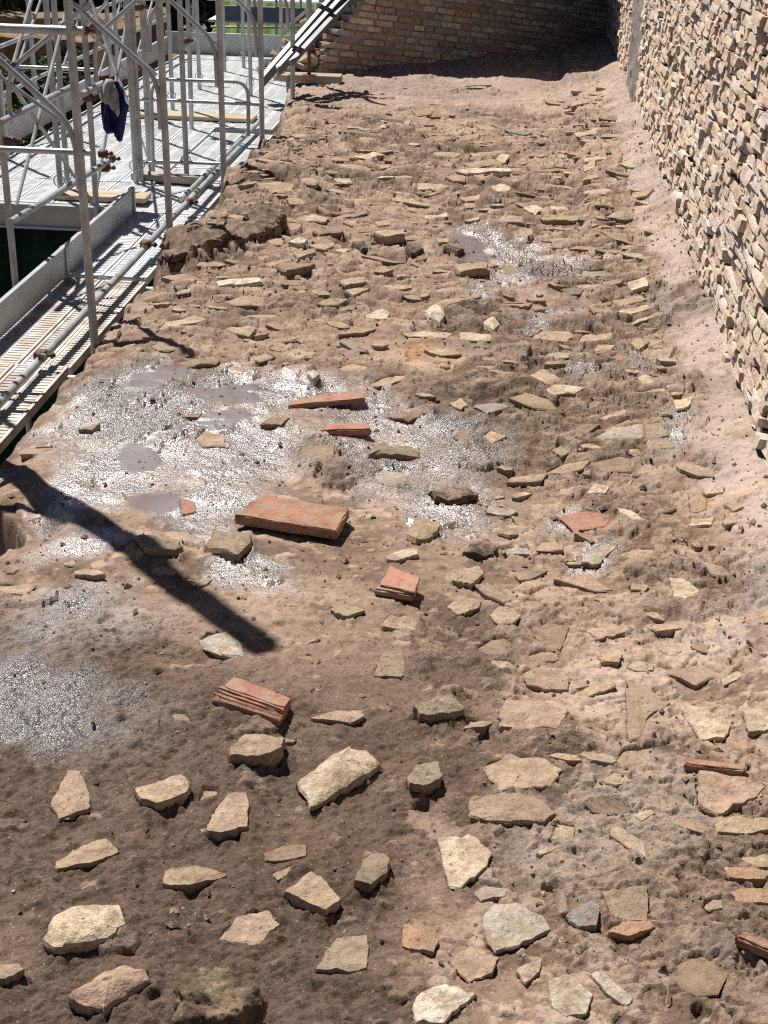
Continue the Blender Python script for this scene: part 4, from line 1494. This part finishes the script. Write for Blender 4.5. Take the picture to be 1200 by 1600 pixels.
# straw
b = MB()
pa, pb = unproj(1041, 1568, .004), unproj(1043, 1536, .03)
b.tube([pa, (pa + pb) / 2 + np.array([.003, 0, .002]), pb], .0016, 6)
tag(b.build('straw', M_TWIG), 'short dry straw stuck in the mud at lower right', 'straw')

# ------------------------------------------------------------------ scaffolding
RT = .0242
ZD = -.40          # deck level
SCF = empty('scaffold', (-2.8, 9, -3.4), 'galvanised tube scaffold with narrow steel walkway along the left rim', 'scaffold')
PLT = empty('scaffold', (-3.5, 14.5, -3.4), 'wider scaffold platform with white steel deck beyond the walkway', 'scaffold')


def tube(parent, name, pts, r=RT, mat=M_STEEL, n=12):
    b_ = MB()
    b_.tube(pts, r, n)
    return b_.build(name, mat, parent)


def coupler(parent, p, mat=M_RUST):
    b_ = MB()
    p = Vector(p)
    b_.box(p, (.075, .075, .06), None, .012)
    b_.tube([p + Vector((.03, 0, 0)), p + Vector((.085, -.01, .005))], .010, 8)
    b_.tube([p + Vector((0, -.03, .02)), p + Vector((.01, -.075, .02))], .009, 8)
    b_.box(p + Vector((.07, -.01, .005)), (.02, .032, .032), None, .004)
    return b_.build('coupler', mat, parent)


def curve(a, b_, c, n=8):
    """from a to c rounding the corner b"""
    a, b_, c = Vector(a), Vector(b_), Vector(c)
    k1, k2 = b_ + (a - b_).normalized() * .14, b_ + (c - b_).normalized() * .14
    out = [a]
    for i in range(n + 1):
        t = i / n
        out.append(k1 * (1 - t) ** 2 + b_ * (2 * t * (1 - t)) + k2 * t * t)
    out.append(c)
    return out


def frame(parent, y, xo, xi, lean=.01, ztop=1.68, rails=(.82,), transom=1.45):
    po = tube(parent, 'post', [(xo, y, -3.4), (xo - lean * 3.5, y, ztop)])
    pi_ = tube(parent, 'post', [(xi, y, -3.4), (xi - lean * 3.5, y, ztop)])
    xm = (xo + xi) / 2
    tube(parent, 'transom', [(xi, y, transom), (xo, y, transom)])
    xo_, xi_ = xo - lean * 1.2, xi - lean * 1.2
    tube(parent, 'corner_brace', curve((xm - .06, y, transom - .05), (xo_ - .055, y, .95), (xo_ - .05, y, .62)), .017, n=10)
    tube(parent, 'corner_brace', curve((xm + .06, y, transom - .05), (xi_ + .055, y, .95), (xi_ + .05, y, .62)), .017, n=10)
    for z_ in rails:
        tube(parent, 'rail', [(xi, y, z_), (xo, y, z_)], .017, n=10)
    return po, pi_


FY = [5.75, 7.72, 9.56, 11.42, 13.2, 15.0]
XO = [-2.30, -2.275, -2.265, -2.262, -2.272, -2.27]
for i, y in enumerate(FY):
    po, pi_ = frame(SCF, y, XO[i], XO[i] - 1.06 - (.06 if i == 2 else 0), [.012, .022, .014, .011, .004, 0][i], ztop=1.98 if i == 1 else 1.72, rails=(.82,) if i < 2 else ())
    coupler(po, (XO[i], y - .03, ZD + .10))
    for zc_ in ((.82, 1.45) if i < 2 else (.5, 1.0)):
        coupler(pi_, (XO[i] - 1.06 - .03, y - .03, zc_))
# ledger tubes along the rim and the guard tubes of the inner row
xl = -2.60
tube(SCF, 'ledger', [(xl, 5.2, ZD + .07), (xl, 7.62, ZD + .07)])
tube(SCF, 'ledger', [(xl + .02, 7.55, ZD + .09), (xl + .02, 10.1, ZD + .10)])
tube(SCF, 'ledger', [(xl + .03, 9.9, ZD + .12), (xl + .03, 13.6, ZD + .12)])
tube(SCF, 'ledger', [(xl - .08, 11.6, ZD + .08), (xl - .06, 15.2, ZD + .08)])
coupler(SCF, (xl, 7.6, ZD + .09))
coupler(SCF, (xl + .03, 9.95, ZD + .13))
coupler(SCF, (xl + .03, 11.35, ZD + .12))
for (a, b_) in (((17, 347), (173, 250)), ((0, 192), (116, 134)), ((128, 148), (166, 127))):
    tube(SCF, 'guard_rail', [at_x(*a, -3.3), at_x(*b_, -3.3)])
for p in ((163, 122), (161, 240), (165, 262), (173, 248)):
    coupler(SCF, at_x(*p, -3.3))
for (a, b_) in (((103, 20), (25, 322)), ((52, -10), (12, 132)), ((0, 119), (112, 201)), ((0, 84), (60, 140))):
    tube(SCF, 'diagonal_brace', [at_x(*a, -3.36), at_x(*b_, -3.36)] if a[0] > 20 else [at_y(*a, 9.56), at_y(*b_, 9.56)], .014, n=8)
tube(SCF, 'diagonal_brace', [(-3.36, 9.6, .9), (-3.36, 11.4, -.35)], .014, n=8)
tube(SCF, 'diagonal_brace', [(-3.36, 11.45, 1.4), (-3.36, 13.2, -.3)], .014, n=8)
tube(SCF, 'diagonal_brace', [(-3.36, 11.45, -.3), (-3.36, 13.2, 1.4)], .014, n=8)


# ---- steel deck planks with pressed ribs
def plank_mesh(L_, w, mat):
    b_ = MB()
    b_.box((0, L_ / 2, -.025), (w, L_, .05), None, .006)
    for s_ in (-1, 1):
        b_.box((s_ * (w / 2 - .012), L_ / 2, .003), (.020, L_ - .01, .007), None, .002)
        b_.box((s_ * .012, L_ / 2, .002), (.008, L_ - .01, .005), None, .001)
    for e in (.015, L_ - .015):
        b_.box((0, e, .003), (w - .05, .028, .008), None, .002)
    V_ = np.array(b_.v)
    me_ = mesh_np('deck_plank', V_, b_.f, True, 35)
    me_.materials.append(mat)
    r_ = MB()
    n_ = int(L_ / .045)
    for k in range(1, n_):
        for s_ in (-1, 1):
            c_ = (s_ * w * .255, k * L_ / n_, .002)
            r_.box(c_, (w * .33, .016, .007), None, .002)
    me2 = mesh_np('tread_ribs', np.array(r_.v), r_.f, True, 35)
    me2.materials.append(mat)
    return me_, me2


PLM = {}


def plank(parent, x, y0, y1, z, w=.31, mat=M_DECK):
    key = (round(y1 - y0, 2), w, mat.name)
    if key not in PLM: PLM[key] = plank_mesh(y1 - y0, w, mat)
    a, b_ = PLM[key]
    o_ = link('deck_plank', a, None, parent, loc=(x, y0, z))
    r_ = link('tread_ribs', b_, None, o_, loc=(x, y0, z))
    r_['kind'] = 'stuff'
    return o_


for i in range(5):
    y0, y1 = FY[i] - .02, FY[i + 1] - .05
    for k in range(2):
        plank(SCF, -2.62 - k * .318, y0, y1, ZD + (.0 if i != 1 else -.02), mat=M_DECKDIRT if i < 2 else M_DECK)
    b_ = MB()
    b_.tube([(-2.24, y0 - .02, ZD - .075), (-3.36, y0 - .02, ZD - .075)], .024, 10)
    b_.build('transom', M_STEEL, SCF)
# toe board along the inner side of the walkway
for i in range(3):
    b_ = MB()
    b_.box((-3.03, (FY[i] + FY[i + 1]) / 2, ZD + .10), (.022, FY[i + 1] - FY[i] - .03, .20), None, .004)
    b_.box((-3.03, (FY[i] + FY[i + 1]) / 2, ZD + .205), (.034, FY[i + 1] - FY[i] - .03, .014), None, .003)
    t_ = b_.build('toe_board', M_TOE, SCF)
    b_ = MB()
    b_.box((-3.03, FY[i + 1] - .06, ZD + .10), (.05, .05, .22), None, .004)
    b_.build('bracket', M_TOE, t_)

# ---- wider platform
ZP = ZD + .02
for k in range(5):
    x = -3.256 - k * .318
    for j, (y0, y1) in enumerate(((11.5, 13.3), (13.32, 15.12), (15.14, 16.94), (16.96, 18.76), (18.78, 20.58))):
        if k == 4 and j == 0 and False: continue
        plank(PLT, x, y0, y1, ZP)
for k in range(2):
    x = -2.66 - k * .318
    for (y0, y1) in ((15.14, 16.94), (16.96, 18.76)):
        plank(PLT, x, y0, y1, ZP)
b_ = MB()
b_.box((-4.05, 11.47, ZP - .10), (1.62, .05, .20), None, .006)
b_.box((-4.05, 11.435, ZP - .01), (1.62, .02, .02))
b_.box((-4.05, 11.435, ZP - .19), (1.62, .03, .02))
b_.build('edge_beam', M_TOE, PLT)
for (y0, y1) in ((11.5, 13.3), (13.32, 15.12), (15.14, 16.94), (16.96, 20.5)):
    b_ = MB()
    b_.box((-4.86, (y0 + y1) / 2, ZP + .11), (.022, y1 - y0 - .03, .22), None, .004)
    b_.box((-4.86, (y0 + y1) / 2, ZP + .225), (.036, y1 - y0 - .03, .016), None, .003)
    b_.build('toe_board', M_TOE, PLT)
b_ = MB()
b_.box((-3.6, 20.6, ZP + .14), (2.6, .03, .30), None, .004)
b_.build('toe_board', M_TOE, PLT)


def post_at(px, py, ztop, r=RT, z=ZP, lean=0.0, parent=PLT):
    p = at_z(px, py, z)
    return tube(parent, 'post', [(p[0], p[1], z - .02), (p[0] - lean, p[1], ztop)], r)


for px, py, zt in ((96, 311, 2.0), (107, 303, 2.0), (213, 286, 2.0), (221, 284, 2.0), (292, 278, 2.0), (312, 140, 2.2), (381, 106, 2.2), (392, 150, 2.2), (440, 100, 2.2), (60, 196, 2.0), (12, 250, 1.2), (188, 170, 2.0), (176, 164, 2.0), (235, 215, 2.0), (351, 112, 2.2), (270, 172, 2.0)):
    po = post_at(px, py, zt, lean=.02)
    p = at_z(px, py, ZP)
    ring = MB()
    ring.tube([(p[0] + .045 * math.cos(a), p[1] - .03 + .012 * math.sin(a), ZP + .16 + .045 * math.sin(a)) for a in np.linspace(0, 2 * PI, 13)], .005, 6, False)
    ring.build('locking_ring', M_STEEL, po)
# guard gate with rounded rails
gy = 12.75
G = lambda px, py: Vector(at_y(px, py, gy))
b_ = MB()
b_.tube(curve(G(238, 124), G(388, 128), G(388, 212)), .017, 10)
gate = b_.build('gate_frame', M_STEEL, PLT)
for (a, c_) in (((262, 157), (406, 163)), ((238, 252), (346, 256)), ((238, 281), (346, 287))):
    tube(PLT, 'rail', [G(*a), G(*c_)], .016, n=10)
b_ = MB()
b_.tube(curve(G(240, 276), G(236, 126), G(262, 124)), .016, 10)
b_.build('gate_frame', M_STEEL, PLT)
for (a, c_) in (((150, 109), (0, 103)), ((212, 155), (262, 157)), ((212, 254), (262, 255))):
    tube(PLT, 'rail', [G(*a), G(*c_)], .015, n=10)
# crossed braces of the far bays
for a, c_, y in (((130, 5), (245, 118), 12.9), ((275, 4), (338, 70), 14.6), ((166, 4), (128, 50), 15.5), ((205, 120), (128, 38), 15.8), ((290, 78), (320, 40), 18), ((290, 40), (338, 62), 18), ((440, 50), (480, 16), 19), ((440, 70), (405, 150), 18.5)):
    tube(PLT, 'diagonal_brace', [at_y(*a, y), at_y(*c_, y)], .017, n=8)
for z_ in (.12, .55):
    tube(PLT, 'guard_rail', [(-4.84, 11.5, z_), (-4.84, 20.5, z_)], .02, n=10)
tube(PLT, 'guard_rail', [(-4.84, 20.5, .6), (-2.4, 20.5, .6)], .02, n=10)
for i, y in enumerate((13.3, 15.1, 16.9, 18.7)):
    tube(PLT, 'diagonal_brace', [(-4.84, y, -.2), (-4.84, y + 1.8, .9)], .014, n=8)
# long sloping stringers at the end of the walkway
ST = empty('stair', (-2.5, 14, -.4), 'pair of sloping flat steel stringers beside the stepped wall end', 'stair')
for (a, c_, w_) in (((408, 130), (529, -10), .10), ((434, 112), (546, -12), .09), ((455, 100), (552, -6), .05)):
    pa, pb = Vector(at_y(*a, 14.7)), Vector(at_y(*c_, 15.9))
    d_ = (pb - pa)
    Mq = d_.to_track_quat('Y', 'Z').to_matrix()
    b_ = MB()
    b_.box((pa + pb) / 2, (.035, d_.length, w_), Mq, .004)
    b_.box((pa + pb) / 2 + Vector((0, 0, w_ / 2 + .004)), (.06, d_.length, .008), Mq, .002)
    b_.build('stringer', M_STRINGER, ST)

# upright added out of view by the walkway's near end to cast the thick shadow
b_ = MB()
b_.box((-2.37, 5.79, .425), (.115, .115, 7.65), None, .03)
tag(b_.build('shadow_post', M_WOODGREY), 'thick unseen upright added at the rim beside the near end of the scaffold to cast a shadow', 'post')

# wooden boards on the deck
def board(c, s, rz, label, mat=M_WOOD, name='plank', pitch=0.0):
    b2 = MB()
    b2.box((0, 0, s[2] / 2), s, Matrix.Rotation(pitch, 3, 'Y'), .004)
    me_ = mesh_np(name, np.array(b2.v), b2.f, True, 35)
    o_ = link(name, me_, mat, None, loc=c, rot=(0, 0, rz))
    return tag(o_, label, 'plank', 'loose timber boards')


p = at_z(160, 312, ZP)
board((p[0], p[1], ZP + .012), (.78, .24, .04), .02, 'yellowish wooden board lying across the front edge of the white deck')
p = at_z(305, 186, ZP)
board((p[0], p[1], ZP + .012), (1.3, .30, .04), 0, 'pale wooden board lying across the middle of the white deck')
p = at_z(270, 285, ZD)
board((p[0], p[1] - .05, ZD + .02), (.7, .14, .06), -.12, 'dark weathered timber offcut at the step between walkway and platform', M_WOODGREY)

# prop with red jack on timber blocks, near the stepped wall end
pb = unproj(483, 118, .09)
PROP = empty('steel_prop', tuple(pb), 'steel prop tube on a dark red screw jack standing on a timber block', 'prop')
tube(PROP, 'tube', [pb + np.array([0, 0, .28]), pb + np.array([-.02, 0, 2.3])], .03)
tube(PROP, 'screw_jack', [pb + np.array([0, 0, .0]), pb + np.array([0, 0, .30])], .021, M_REDJACK)
b_ = MB()
b_.box(pb + np.array([0, 0, .30]), (.09, .09, .05), None, .01)
b_.tube([pb + np.array([-.09, 0, .29]), pb + np.array([.12, -.02, .27])], .01, 8)
b_.build('collar_nut', M_REDJACK, PROP)
b_ = MB()
b_.box(pb + np.array([0, 0, .004]), (.14, .14, .008))
b_.build('base_plate', M_REDJACK, PROP)
pz = unproj(496, 128, .0)
board((pz[0], pz[1], pz[2] - .005), (.52, .22, .085), .02, 'thick timber block lying under the red screw jack', M_WOODGREY, 'timber_block')
pz = unproj(462, 122, .0)
board((pz[0] - .02, pz[1] + .12, pz[2] + .0), (.62, .18, .07), 1.15, 'timber block pointing away, left of the block under the jack', M_WOODGREY, 'timber_block', -.05)


# jacket hung on the guard tube
def drape(outline, y0, thick, name, mat, parent, wr):
    P = [Vector(at_y(a, b2, y0)) for a, b2 in outline]
    bm = bmesh.new()
    vs_ = [bm.verts.new(p) for p in P]
    f_ = bm.faces.new(vs_)
    bmesh.ops.triangulate(bm, faces=[f_])
    for _ in range(4):
        bmesh.ops.subdivide_edges(bm, edges=[e for e in bm.edges if e.calc_length() > .035], cuts=1)
        bmesh.ops.triangulate(bm, faces=list(bm.faces))
    bnd = [v.co.copy() for v in bm.verts if v.is_boundary]
    dist = {}
    for v in bm.verts:
        dist[v] = min((v.co - b2).length for b2 in bnd)
    front = list(bm.verts)
    base = {v: v.co.copy() for v in front}
    for v in front:
        c_ = base[v]
        t = min(dist[v] / .07, 1)
        w_ = .028 * math.sin(c_.x * 60 + wr) * math.sin(c_.z * 7 + wr) + .014 * math.sin(c_.x * 110 - c_.z * 22 + wr)
        v.co = c_ + Vector((0, -thick * math.sqrt(t) + w_, 0))
    me_ = bpy.data.meshes.new(name)
    bm.to_mesh(me_)
    bm.free()
    me_.polygons.foreach_set('use_smooth', np.ones(len(me_.polygons), bool))
    org = sum(P, Vector()) / len(P)
    me_.transform(Matrix.Translation(-org))
    o_ = link(name, me_, mat, parent, loc=tuple(org))
    sd = o_.modifiers.new('thickness', 'SOLIDIFY')
    sd.thickness = .012
    sd.offset = 0
    return o_


JK = empty('jacket', tuple(at_y(175, 215, 11.6)), 'navy blue jacket with grey lining hung over a scaffold tube', 'jacket')
drape([(171, 122), (184, 130), (193, 142), (197, 160), (200, 166), (196, 180), (193, 205), (191, 219), (188, 220), (184, 190), (178, 188), (177, 207), (170, 208), (161, 198), (159, 170), (162, 150)], 11.66, .09, 'shell', M_NAVY, JK, .3)
drape([(166, 124), (174, 124), (182, 138), (187, 155), (188, 174), (186, 181), (177, 176), (170, 163), (163, 158), (157, 158), (156, 146)], 11.56, .07, 'lining', M_GREYCLOTH, JK, 1.9)

# ------------------------------------------------------------------ lower ground, banks and planting behind the scaffold
xs_ = np.linspace(-90, 90, 121)
ys_ = np.linspace(-30, 190, 141)
TX, TY = np.meshgrid(xs_, ys_)
TZ = -3.4 + .25 * fb(TX, TY, 14, 301, 3)
TZ += 1.9 * sst(19, 24, TY) * sst(-4.5, -8, TX) * sst(35, 31, TY) + 1.2 * sst(60, 95, TY)
TZ -= .2 * sst(12, 9, TY)
idx = np.arange(TX.size).reshape(TX.shape)
FQ = np.stack([idx[:-1, :-1], idx[:-1, 1:], idx[1:, 1:], idx[1:, :-1]], -1).reshape(-1, 4)
me = mesh_np('lower_ground', np.stack([TX, TY, TZ], -1).reshape(-1, 3), FQ, True)
tag(link('lower_ground', me, M_EARTH), 'brown bare earth of the excavation below and behind the scaffold', kind='structure')

# masonry body under the wall top
b = MB()
b.box((-.35, 10.2, -1.95), (3.1, 21, 2.8))
tag(b.build('wall_body', M_EARTH), 'rough earth brown core below the wall top', 'wall')

# dark netting hung under the platform
b = MB()
vs, fs = [], []
n1_, n2_ = 40, 8
for i in range(n1_):
    for j in range(n2_):
        x = -5.2 + 3.1 * i / (n1_ - 1)
        z = -3.2 + 2.55 * j / (n2_ - 1)
        vs.append((x, 12.2 + .07 * math.sin(x * 7) + .04 * math.sin(x * 17 + z), z))
for i in range(n1_ - 1):
    for j in range(n2_ - 1):
        a = i * n2_ + j
        fs.append((a, a + n2_, a + n2_ + 1, a + 1))
b.add(vs, fs)
o = b.build('safety_net', M_NET)
sd = o.modifiers.new('thickness', 'SOLIDIFY'); sd.thickness = .004
tag(o, 'dark green safety net hanging under the platform at the left', 'net')

# far scaffold level with blue grey boards, grass bank behind it
FS = empty('scaffold', (-3.6, 27, -3.4), 'distant scaffold level with blue grey boards at the top of the picture', 'scaffold')
pa, pb = at_y(392, 22, 26), at_y(492, 24, 26)
b = MB(); b.box(((pa[0] + pb[0]) / 2, 26, pa[2]), (pb[0] - pa[0] + 1.2, .05, .26), None, .006); b.build('toe_board', M_BLUEBOARD, FS)
pa = at_y(440, 34, 26)
for k in range(3):
    b = MB(); b.box((pa[0], 26.2 + k * .34, pa[2] - .03), (2.6, .32, .05), None, .006); b.build('deck_plank', M_DECK, FS)
pa = at_y(440, 6, 26.6)
b = MB(); b.box((pa[0], 27.2, pa[2]), (2.8, .6, .04), None, .006); b.build('deck_plank', M_DECK, FS)
for px in (372, 398, 432, 470, 500):
    p = at_y(px, 40, 26)
    tube(FS, 'post', [(p[0], 26, -3.3), (p[0], 26, 2.4)], .025, n=8)
for (a, c_) in (((330, 75), (500, 80)), ((330, 42), (500, 44))):
    tube(FS, 'rail', [at_y(*a, 26), at_y(*c_, 26)], .02, n=8)
pa, pb = at_y(330, 88, 24), at_y(446, 90, 24)
b = MB(); b.box(((pa[0] + pb[0]) / 2, 24, pa[2]), (pb[0] - pa[0] + .6, .05, .24), None, .006); b.build('toe_board', M_TOE, FS)
gx0, gx1 = at_y(322, 78, 28)[0], at_y(505, 78, 28)[0]
n1_ = 40
vs, fs = [], []
for i in range(n1_):
    for j in range(12):
        x = gx0 + (gx1 - gx0) * i / (n1_ - 1)
        t = j / 11
        vs.append((x, 27.6 + 3.2 * t, at_y(400, 84, 27.6)[2] - .2 + 1.5 * t + .05 * math.sin(i * 1.3 + j)))
for i in range(n1_ - 1):
    for j in range(11):
        a = i * 12 + j
        fs.append((a, a + 12, a + 13, a + 1))
b = MB(); b.add(vs, fs)
o = b.build('grass_bank', M_GRASS)
sd = o.modifiers.new('thickness', 'SOLIDIFY'); sd.thickness = .3
tag(o, 'bright sunlit grass bank seen through the far scaffold', kind='structure')


# ---- plants
def leaf_cloud(cen, rad, n, size, seed_, lumps=7):
    rs_ = np.random.default_rng(seed_)
    lc = rs_.standard_normal((lumps, 3)) * .45
    V, Fs = [], []
    for i in range(n):
        c = lc[rs_.integers(lumps)]
        d = rs_.standard_normal(3)
        d /= np.linalg.norm(d)
        p = c + d * (.45 + .1 * rs_.standard_normal()) * rs_.uniform(.55, 1.05)
        p = np.array(cen) + p * np.array(rad)
        a, b2 = rs_.standard_normal(3), rs_.standard_normal(3)
        a /= np.linalg.norm(a)
        b2 -= a * (a @ b2)
        b2 /= np.linalg.norm(b2)
        s = size * rs_.uniform(.6, 1.3)
        k = len(V)
        V += [p - a * s, p + b2 * s * .45, p + a * s, p - b2 * s * .45]
        Fs.append((k, k + 1, k + 2, k + 3))
    return np.array(V), np.array(Fs)


def plant(name, cen, rad, n, size, seed_, mat, label, cat, group, part='foliage', base_z=-3.2, flowers=0):
    t = empty(name, (cen[0], cen[1], base_z), label, cat, group)
    V, Fs = leaf_cloud(cen, rad, n, size, seed_)
    link(part, mesh_np(part, V - np.array([cen[0], cen[1], base_z]), Fs, False), mat, t, loc=(cen[0], cen[1], base_z))
    b2 = MB()
    rs_ = np.random.default_rng(seed_)
    b2.tube([(cen[0], cen[1], base_z), (cen[0] + .05, cen[1], (base_z + cen[2]) / 2), (cen[0], cen[1], cen[2] + rad[2] * .4)], [.10 * rad[0] + .02, .07 * rad[0] + .015, .02], 8)
    for k in range(6):
        a = rs_.random() * 6.28
        b2.tube([(cen[0], cen[1], cen[2] - rad[2] * .5 * rs_.random()), (cen[0] + math.cos(a) * rad[0] * .6, cen[1] + math.sin(a) * rad[1] * .6, cen[2] + rad[2] * .3 * rs_.random())], [.05 * rad[0] + .008, .008], 6)
    b2.build('trunk' if cat == 'tree' else 'stem', M_BARK, t)
    if flowers:
        V, Fs = leaf_cloud((cen[0], cen[1], cen[2]), (rad[0] * 1.08, rad[1] * 1.08, rad[2] * 1.08), flowers, size * .8, seed_ + 5)
        link('flowers', mesh_np('flowers', V - np.array([cen[0], cen[1], base_z]), Fs, False), M_FLOWER, t, loc=(cen[0], cen[1], base_z))
    return t


shr = [((20, 150), 16.0, .75, 'leftmost dark glossy leaved shrub beyond the platform'), ((62, 140), 16.8, .7, 'dark glossy leaved shrub second from the left beyond the platform'), ((118, 128), 17.8, .65, 'dark glossy leaved shrub third from the left beyond the platform'), ((150, 112), 19.5, .6, 'dark glossy leaved shrub behind the hanging jacket')]
for i, (pp, y, r, lab) in enumerate(shr):
    p = at_y(*pp, y)
    plant('shrub', (p[0] - .2, p[1], p[2] - .3), (r, r, r * .9), 1500, .05, 40 + i, M_LEAF, lab, 'shrub', 'shrubs beyond the platform')
p = at_y(26, 196, 15.4)
plant('flowering_plant', (p[0], p[1], p[2]), (.22, .22, .22), 160, .05, 61, M_LEAF2, 'small yellow flowering plant peeping over the platform board', 'plant', None, flowers=90)
for i, (pp, y, r) in enumerate((((90, 115), 19.5, .35), ((68, 118), 19.0, .3))):
    p = at_y(*pp, y)
    plant('pale_shrub', tuple(p), (r, r, r * .7), 350, .05, 70 + i, M_LEAF2, ('pale green leafy plant on the earth bank, right one', 'pale green leafy plant on the earth bank, left one')[i], 'shrub', 'pale plants on the bank')
for i, (px, y) in enumerate(((-20, 37), (30, 40), (85, 39), (140, 42), (205, 40), (270, 44), (340, 42), (410, 46))):
    p = at_y(px, 8, y)
    plant('tree', (p[0], y, p[2] + .9), (2.4, 2.2, 2.2), 2200, .17, 90 + i, M_LEAF, 'dark evergreen tree, %s from the left in the far row' % ('first', 'second', 'third', 'fourth', 'fifth', 'sixth', 'seventh', 'eighth')[i], 'tree', 'far row of dark trees')


# ---- old low walls on the bank
def low_wall(a, c_, y0, y1, hgt, th, label, seed_):
    pa, pb = Vector(at_y(*a, y0)), Vector(at_y(*c_, y1))
    n1, n2 = 60, 8
    d = (pb - pa)
    d.z = 0
    nrm = Vector((d.y, -d.x, 0)).normalized()
    b2 = MB()
    vs_, fs_ = [], []
    prof_ = [(0, -2.5), (0, -.6), (0, -.25), (.02, 0), (-th * .5, .06), (-th, 0), (-th, -.6), (-th, -2.5)]
    for i in range(n1):
        t = i / (n1 - 1)
        for o_, z_ in prof_:
            p = pa + d * t
            zt = pa.z * (1 - t) + pb.z * t
            j = float(nz(np.array(p.x * 1.0), np.array(p.y + z_), .8, seed_)) * .09 + float(nz(np.array(p.x), np.array(p.y + z_), .25, seed_ + 1)) * .04
            vs_.append(p + nrm * (o_ + j * .5) - Vector((0, 0, p.z)) + Vector((0, 0, zt + z_ * (hgt / .6 if z_ > -1 else 1) + j)))
    m2 = len(prof_)
    for i in range(n1 - 1):
        for k in range(m2 - 1):
            q_ = i * m2 + k
            fs_.append((q_, q_ + 1, q_ + m2 + 1, q_ + m2))
    fs_.append(tuple(range(m2)))
    fs_.append(tuple((n1 - 1) * m2 + k for k in range(m2 - 1, -1, -1)))
    b2.add(vs_, fs_)
    me_ = b2.build('low_wall', M_EARTH)
    tag(me_, label, 'wall', 'low earth walls of the excavation')


low_wall((-60, 62), (160, 66), 24, 25, .55, .9, 'low ruined earth coloured wall running behind the left scaffold posts', 401)
low_wall((-60, 30), (260, 26), 33, 34, .7, 1.2, 'longer ruined wall farther back below the dark trees', 405)
low_wall((165, 50), (262, 30), 22.5, 23, 1.2, .6, 'short brown ruined wall visible between the middle scaffold posts', 409)
